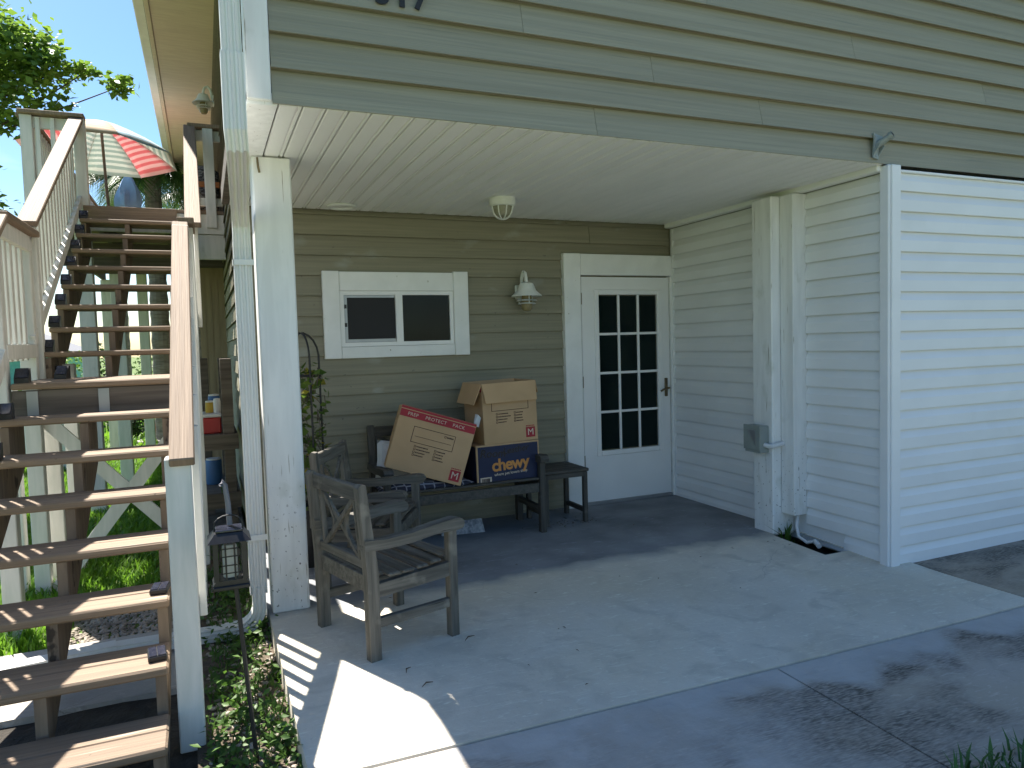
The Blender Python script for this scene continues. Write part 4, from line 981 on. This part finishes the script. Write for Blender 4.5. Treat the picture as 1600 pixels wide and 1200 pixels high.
tree('shade_tree', 'broad leafed green tree overhanging beyond the left deck rail', (-4.2, 10.0, -.17), 3.2, 2, 0, .092, leafm,
     [((1.9, -.2, 5.0), .75, 1500), ((2.45, -.4, 4.95), .42, 620), ((2.0, -.6, 4.4), .5, 700), ((2.75, -.55, 4.72), .25, 220), ((1.55, -.3, 3.75), .5, 700), ((1.85, -.4, 3.1), .45, 600), ((.9, .4, 5.6), 1.2, 2200), ((-.6, .2, 5.2), 1.5, 2200), ((-.2, 1.4, 6.2), 1.3, 1500), ((3.12, -.55, 4.80), .12, 90), ((3.46, -.5, 4.70), .12, 90), ((2.75, -.5, 4.45), .16, 90)])
def palm(loc, h, nf, fl, label):
    t = thing('palm_tree', label, 'tree', loc, 0, 'palms behind the deck')
    m = MB(); pr = []
    for i in range(40): z = h*i/39; pr.append((.17-.04*i/39+(.012 if i % 2 else 0), z))
    m.lathe(pr, 14); m.build('trunk', M('palm_bark', (.22, .20, .17), (.12, .105, .09), .9, (5, 5, 30), 5, .5, bdist=.02), t, off=(0, 0, 0))
    Vs = []; Fs = []; m2 = MB()
    for f in range(nf):
        a = 6.283*f/nf+random.uniform(-.2, .2); el = random.uniform(-.1, 1.2); L_ = fl*random.uniform(.8, 1.15); path = []
        for i in range(13):
            s = i/12; hr = L_*(s*math.cos(el)*.9); zz = h+L_*(s*math.sin(el)-.75*s*s)
            path.append(np.array([hr*math.cos(a), hr*math.sin(a), zz]))
        m2.tube([tuple(p) for p in path], [.018-.0012*i for i in range(13)], 4)
        for i in range(1, 12):
            tdir = path[i+1]-path[i]; tdir /= np.linalg.norm(tdir); sd_ = np.cross(tdir, [0, 0, 1]); sd_ /= np.linalg.norm(sd_)
            for q in range(3):
                p = path[i]+(path[i+1]-path[i])*q/3
                for s in (-1, 1):
                    ln = .48*math.sin(math.pi*min(1, .15+i/13))+.08; e_ = p+sd_*s*ln*.7+tdir*ln*.55-np.array([0, 0, ln*random.uniform(.25, .6)]); wd = tdir*.014
                    o = len(Vs); Vs += [p-wd, p+wd, e_]; Fs.append((o, o+1, o+2))
    m2.build('frond_stem', palmm, t, off=(0, 0, 0)); rawmesh('fronds', np.array(Vs), np.array(Fs), palmm, t)
palm((-.72, 14.8, -.17), 4.85, 30, 1.35, 'feathery palm rising behind the deck with a ringed grey trunk')
palm((-1.7, 18.5, -.17), 5.6, 26, 1.5, 'feathery palm standing farther behind the deck left of the nearer palm')
palm((-.05, 16.8, -.17), 4.9, 22, 1.2, 'short palm with fronds touching the eave line')
def bush(loc, r, n, label, mat=bushm):
    t = thing('garden_bush', label, 'bush', loc, 0, 'bushes beyond the deck')
    pts = rng.normal(size=(n, 3)); pts /= np.linalg.norm(pts, axis=1)[:, None]; pts = pts*rng.uniform(.35, 1, (n, 1))**.6*np.array(r)+np.array([0, 0, r[2]*.9])
    V, F = leaves(pts, .11, asp=.6); rawmesh('foliage', V, F, mat, t)
    for k in range(4): m = MB(); m.tube([(0, 0, 0), (random.uniform(-.3, .3)*r[0], random.uniform(-.3, .3), r[2])], .02, 5); m.build('stem', bark, t, off=(0, 0, 0))
bush((-3.05, 21, -.17), (1.0, .7, .95), 1400, 'rounded bright shrub beyond the lawn beside the mint house', leafm)
bush((-1.95, 18.0, -.17), (.42, .4, 1.05), 900, 'tall dark shrub beyond the lawn between deck posts')
bush((-1.35, 15.6, -.17), (.30, .3, .45), 420, 'low leafy shrub at the foot of a deck post')
bush((-.9, 23, -.17), (1.3, .8, 1.0), 1500, 'wide hedge shrub far behind the palm trunk')
m = MB(); m.lathe([(.13, 0), (.17, .24), (.185, .24), (.185, .29), (.16, .29), (.15, .22)], 20); o = m.build('terracotta_pot', terra, None, smooth=True); o.location = (-.93, 15.2, -.13); tag(o, 'terracotta flower pot on the paver beyond the lawn', 'pot')
m = MB(); m.lathe([(.55, 0), (.56, .03), (.54, .045)], 24); o = m.build('stepping_stone', CW, None); o.location = (-.85, 15.1, -.175); tag(o, 'pale round stepping stone under the terracotta pot', 'paver')
VF = thing('vinyl_fence', 'white vinyl privacy fence across the lawn behind the stairs', 'fence', (-3.2, 11.8, -.17))
for x in (-5.0, -3.4, -1.92):
    m = MB(); m.box((x-.06, 11.74, -.17), (x+.06, 11.86, 1.0), .005); m.build('post', pvc, VF)
for x0 in (-4.94, -3.34):
    for k in range(9): m = MB(); m.box((x0+k*.152, 11.785, -.05), (x0+k*.152+.148, 11.805, .62)); m.build('picket', pvc, VF)
    for z in (-.05, .60): m = MB(); m.box((x0, 11.77, z), (x0+1.37, 11.82, z+.11), .004); m.build('rail', pvc, VF)
MH = thing('mint_house', 'mint green neighbouring house with white garage door and grey roof', 'house', (-9.5, 42, -.2))
m = MB(); m.box((-13.5, 42, -.2), (-6.6, 50, 1.75)); m.build('wall', mint, MH)
m = MB(); m.prism([(-14, 1.7), (-6.1, 1.7), (-10, 3.4)], 41.5, 50.5, 1); m.build('roof', roofm, MH)
gd = part('garage_door', MH)
for k in range(4): m = MB(); m.box((-8.3, 41.93, -.15+k*.42), (-7.3, 41.99, -.15+k*.42+.41)); m.build('door_panel', pvc, gd, off=(-9.5, 42, -.2))
for k in range(2): m = MB(); m.box((-8.1+k*.42, 41.91, 1.22), (-7.85+k*.42, 41.928, 1.36)); m.build('window', glass, gd, off=(-9.5, 42, -.2))

# ================================================================== GROUND COVER
def blades(name, n, xr, yr, zf, hgt, mat, wid=.006, keep=None):
    x = rng.uniform(*xr, n); y = rng.uniform(*yr, n)
    if keep is not None: k = keep(x, y); x = x[k]; y = y[k]; n = len(x)
    z = np.array([zf(a, b) for a, b in zip(x, y)]) if callable(zf) else np.full(n, zf)
    h = hgt*rng.uniform(.4, 1.2, n); a = rng.uniform(0, 6.28, n); ln = rng.uniform(.2, .9, n)*h; dx = np.cos(a); dy = np.sin(a)
    p = np.stack([x, y, z], 1); s = np.stack([-dy, dx, 0*dx], 1)*wid*rng.uniform(.6, 1.4, (n, 1)); dv = np.stack([dx, dy, 0*dx], 1)
    mid = p+dv*(ln*.35)[:, None]+np.array([0, 0, 1])*(h*.62)[:, None]; tip = p+dv*ln[:, None]+np.array([0, 0, 1])*(h*.9)[:, None]
    V = np.stack([p-s, p+s, mid+s*.8, mid-s*.8, tip], 1).reshape(-1, 3); i = np.arange(n)[:, None]*5
    F = np.concatenate([i+np.array([[0, 1, 2]]), i+np.array([[0, 2, 3]]), i+np.array([[3, 2, 4]])], 0)
    return V, F
V1, F1 = blades('g', 70000, (-3.4, .2), (4.56, 13.5), -.17, .10, grassm, keep=lambda x, y: ~((x > -.1) & (y < 8)) & ~((x > -.8) & (y < 5.05)))
V2, F2 = blades('g', 26000, (-9, 1), (13.5, 40), -.17, .14, grassm, .02)
o = rawmesh('lawn_grass', np.concatenate([V1, V2]), np.concatenate([F1, F2+len(V1)]), grassm, kind='stuff'); tag(o, 'sunlit green lawn grass seen through the open stairs', 'grass')
V, F = blades('g', 1100, (2.2, 3.3), (1.1, 1.62), -.075, .105, grassm, .006, keep=lambda x, y: (y < 1.44+.22*np.sin(x*2.2-4.2)+.1*(x-2.2)))
o = rawmesh('grass_clump', V, F, M('shade_grass', (.085, .19, .04), (.05, .12, .025), .5, (3, 3, 3), trans=.3), kind='stuff'); tag(o, 'dark green grass clump growing over the driveway edge', 'grass')
# weeds in the soil bed
P = []
for k in range(190):
    x = rng.uniform(-.05, .25); y = rng.uniform(1.6, 5.6)
    if rng.random() < .35 and y > 3.6: continue
    for q in range(int(rng.integers(10, 26))): P.append((x+rng.normal()*.035, y+rng.normal()*.045, -.115+abs(rng.normal())*.05))
V, F = leaves(np.array(P), .042, asp=.5); V3, F3 = blades('g', 1500, (-.05, .26), (1.6, 6.4), -.118, .07, weedm, .003)
o = rawmesh('weeds', np.concatenate([V, V3]), np.concatenate([F, F3+len(V)]), weedm, kind='stuff'); tag(o, 'low green weeds growing in the soil bed between stairs and slab', 'weeds')
def pebbles(n, xr, yr, z, s0, s1, name, label):
    ico = bmesh.new(); bmesh.ops.create_icosphere(ico, subdivisions=1, radius=1); IV = np.array([v.co[:] for v in ico.verts]); IF = np.array([[v.index for v in f.verts] for f in ico.faces]); ico.free()
    Vs = []; Fs = []
    for k in range(n):
        s = rng.uniform(s0, s1); q = IV*(1+rng.normal(size=(len(IV), 1))*.12)*np.array([s, s*rng.uniform(.6, 1), s*.55]); a = rng.uniform(0, 6.28)
        c, sn = math.cos(a), math.sin(a); q = np.stack([q[:, 0]*c-q[:, 1]*sn, q[:, 0]*sn+q[:, 1]*c, q[:, 2]], 1)
        Vs.append(q+np.array([rng.uniform(*xr), rng.uniform(*yr), z+s*.3])); Fs.append(IF+k*len(IV))
    o = rawmesh(name, np.concatenate(Vs), np.concatenate(Fs), pebm, kind='stuff'); tag(o, label, 'gravel')
pebbles(900, (-.055, .255), (1.6, 5.2), -.118, .006, .022, 'bed_pebbles', 'small brown and white pebbles scattered in the soil bed')
pebbles(1800, (-.85, -.1), (4.56, 5.15), -.168, .006, .017, 'gravel', 'gravel strip between the concrete pad and lawn')
# leaf litter on the porch
Vs = []; Fs = []
for k in range(92):
    if k < 66: x, y = rng.normal(2.6, .16), rng.normal(5.12, .10)
    else: x, y = rng.uniform(.4, 4.0), rng.uniform(2.5, 5.2)
    if HOLE[0] < x < HOLE[1] and HOLE[2] < y < HOLE[3]: continue
    a = rng.uniform(0, 3.14); l2 = rng.uniform(.006, .018); w2 = rng.uniform(.0015, .005); z = zs(x, y)+.003; c, s = math.cos(a), math.sin(a); o_ = len(Vs)
    Vs += [(x-c*l2, y-s*l2, z), (x+s*w2, y-c*w2, z+.004), (x+c*l2, y+s*l2, z+.002), (x-s*w2, y+c*w2, z+.004)]; Fs += [(o_, o_+1, o_+2), (o_, o_+2, o_+3)]
o = rawmesh('leaf_litter', np.array(Vs), np.array(Fs), drym, kind='stuff'); tag(o, 'dry twigs and leaf scraps scattered on the porch floor', 'litter')
for (x, y, a, l2, lb) in ((1.15, 3.33, .5, .035, 'curled dark dry leaf beside the front foot of the outer armchair'), (.78, 3.12, .9, .025, 'small curled dry leaf in the shade below the outer armchair'), (.82, 2.95, .3, .028, 'thin dry leaf just outside the sunlit patch of concrete')):
    m = MB(); c, s = math.cos(a), math.sin(a); m.tube([(x-c*l2, y-s*l2, zs(x, y)+.006), (x-.01*s, y+.012*c, zs(x, y)+.012), (x+c*l2, y+s*l2, zs(x, y)+.009)], [.0015, .0035, .0015], 5)
    o = m.build('dry_leaf', drym, None); tag(o, lb, 'leaf', 'curled leaves on the concrete')
V, F = blades('g', 26, (3.84, 3.9), (3.98, 4.05), -.12, .2, weedm, .01)
o = rawmesh('pit_weed', V, F, weedm); tag(o, 'small green weed sprouting from the pit at the post foot', 'weed')
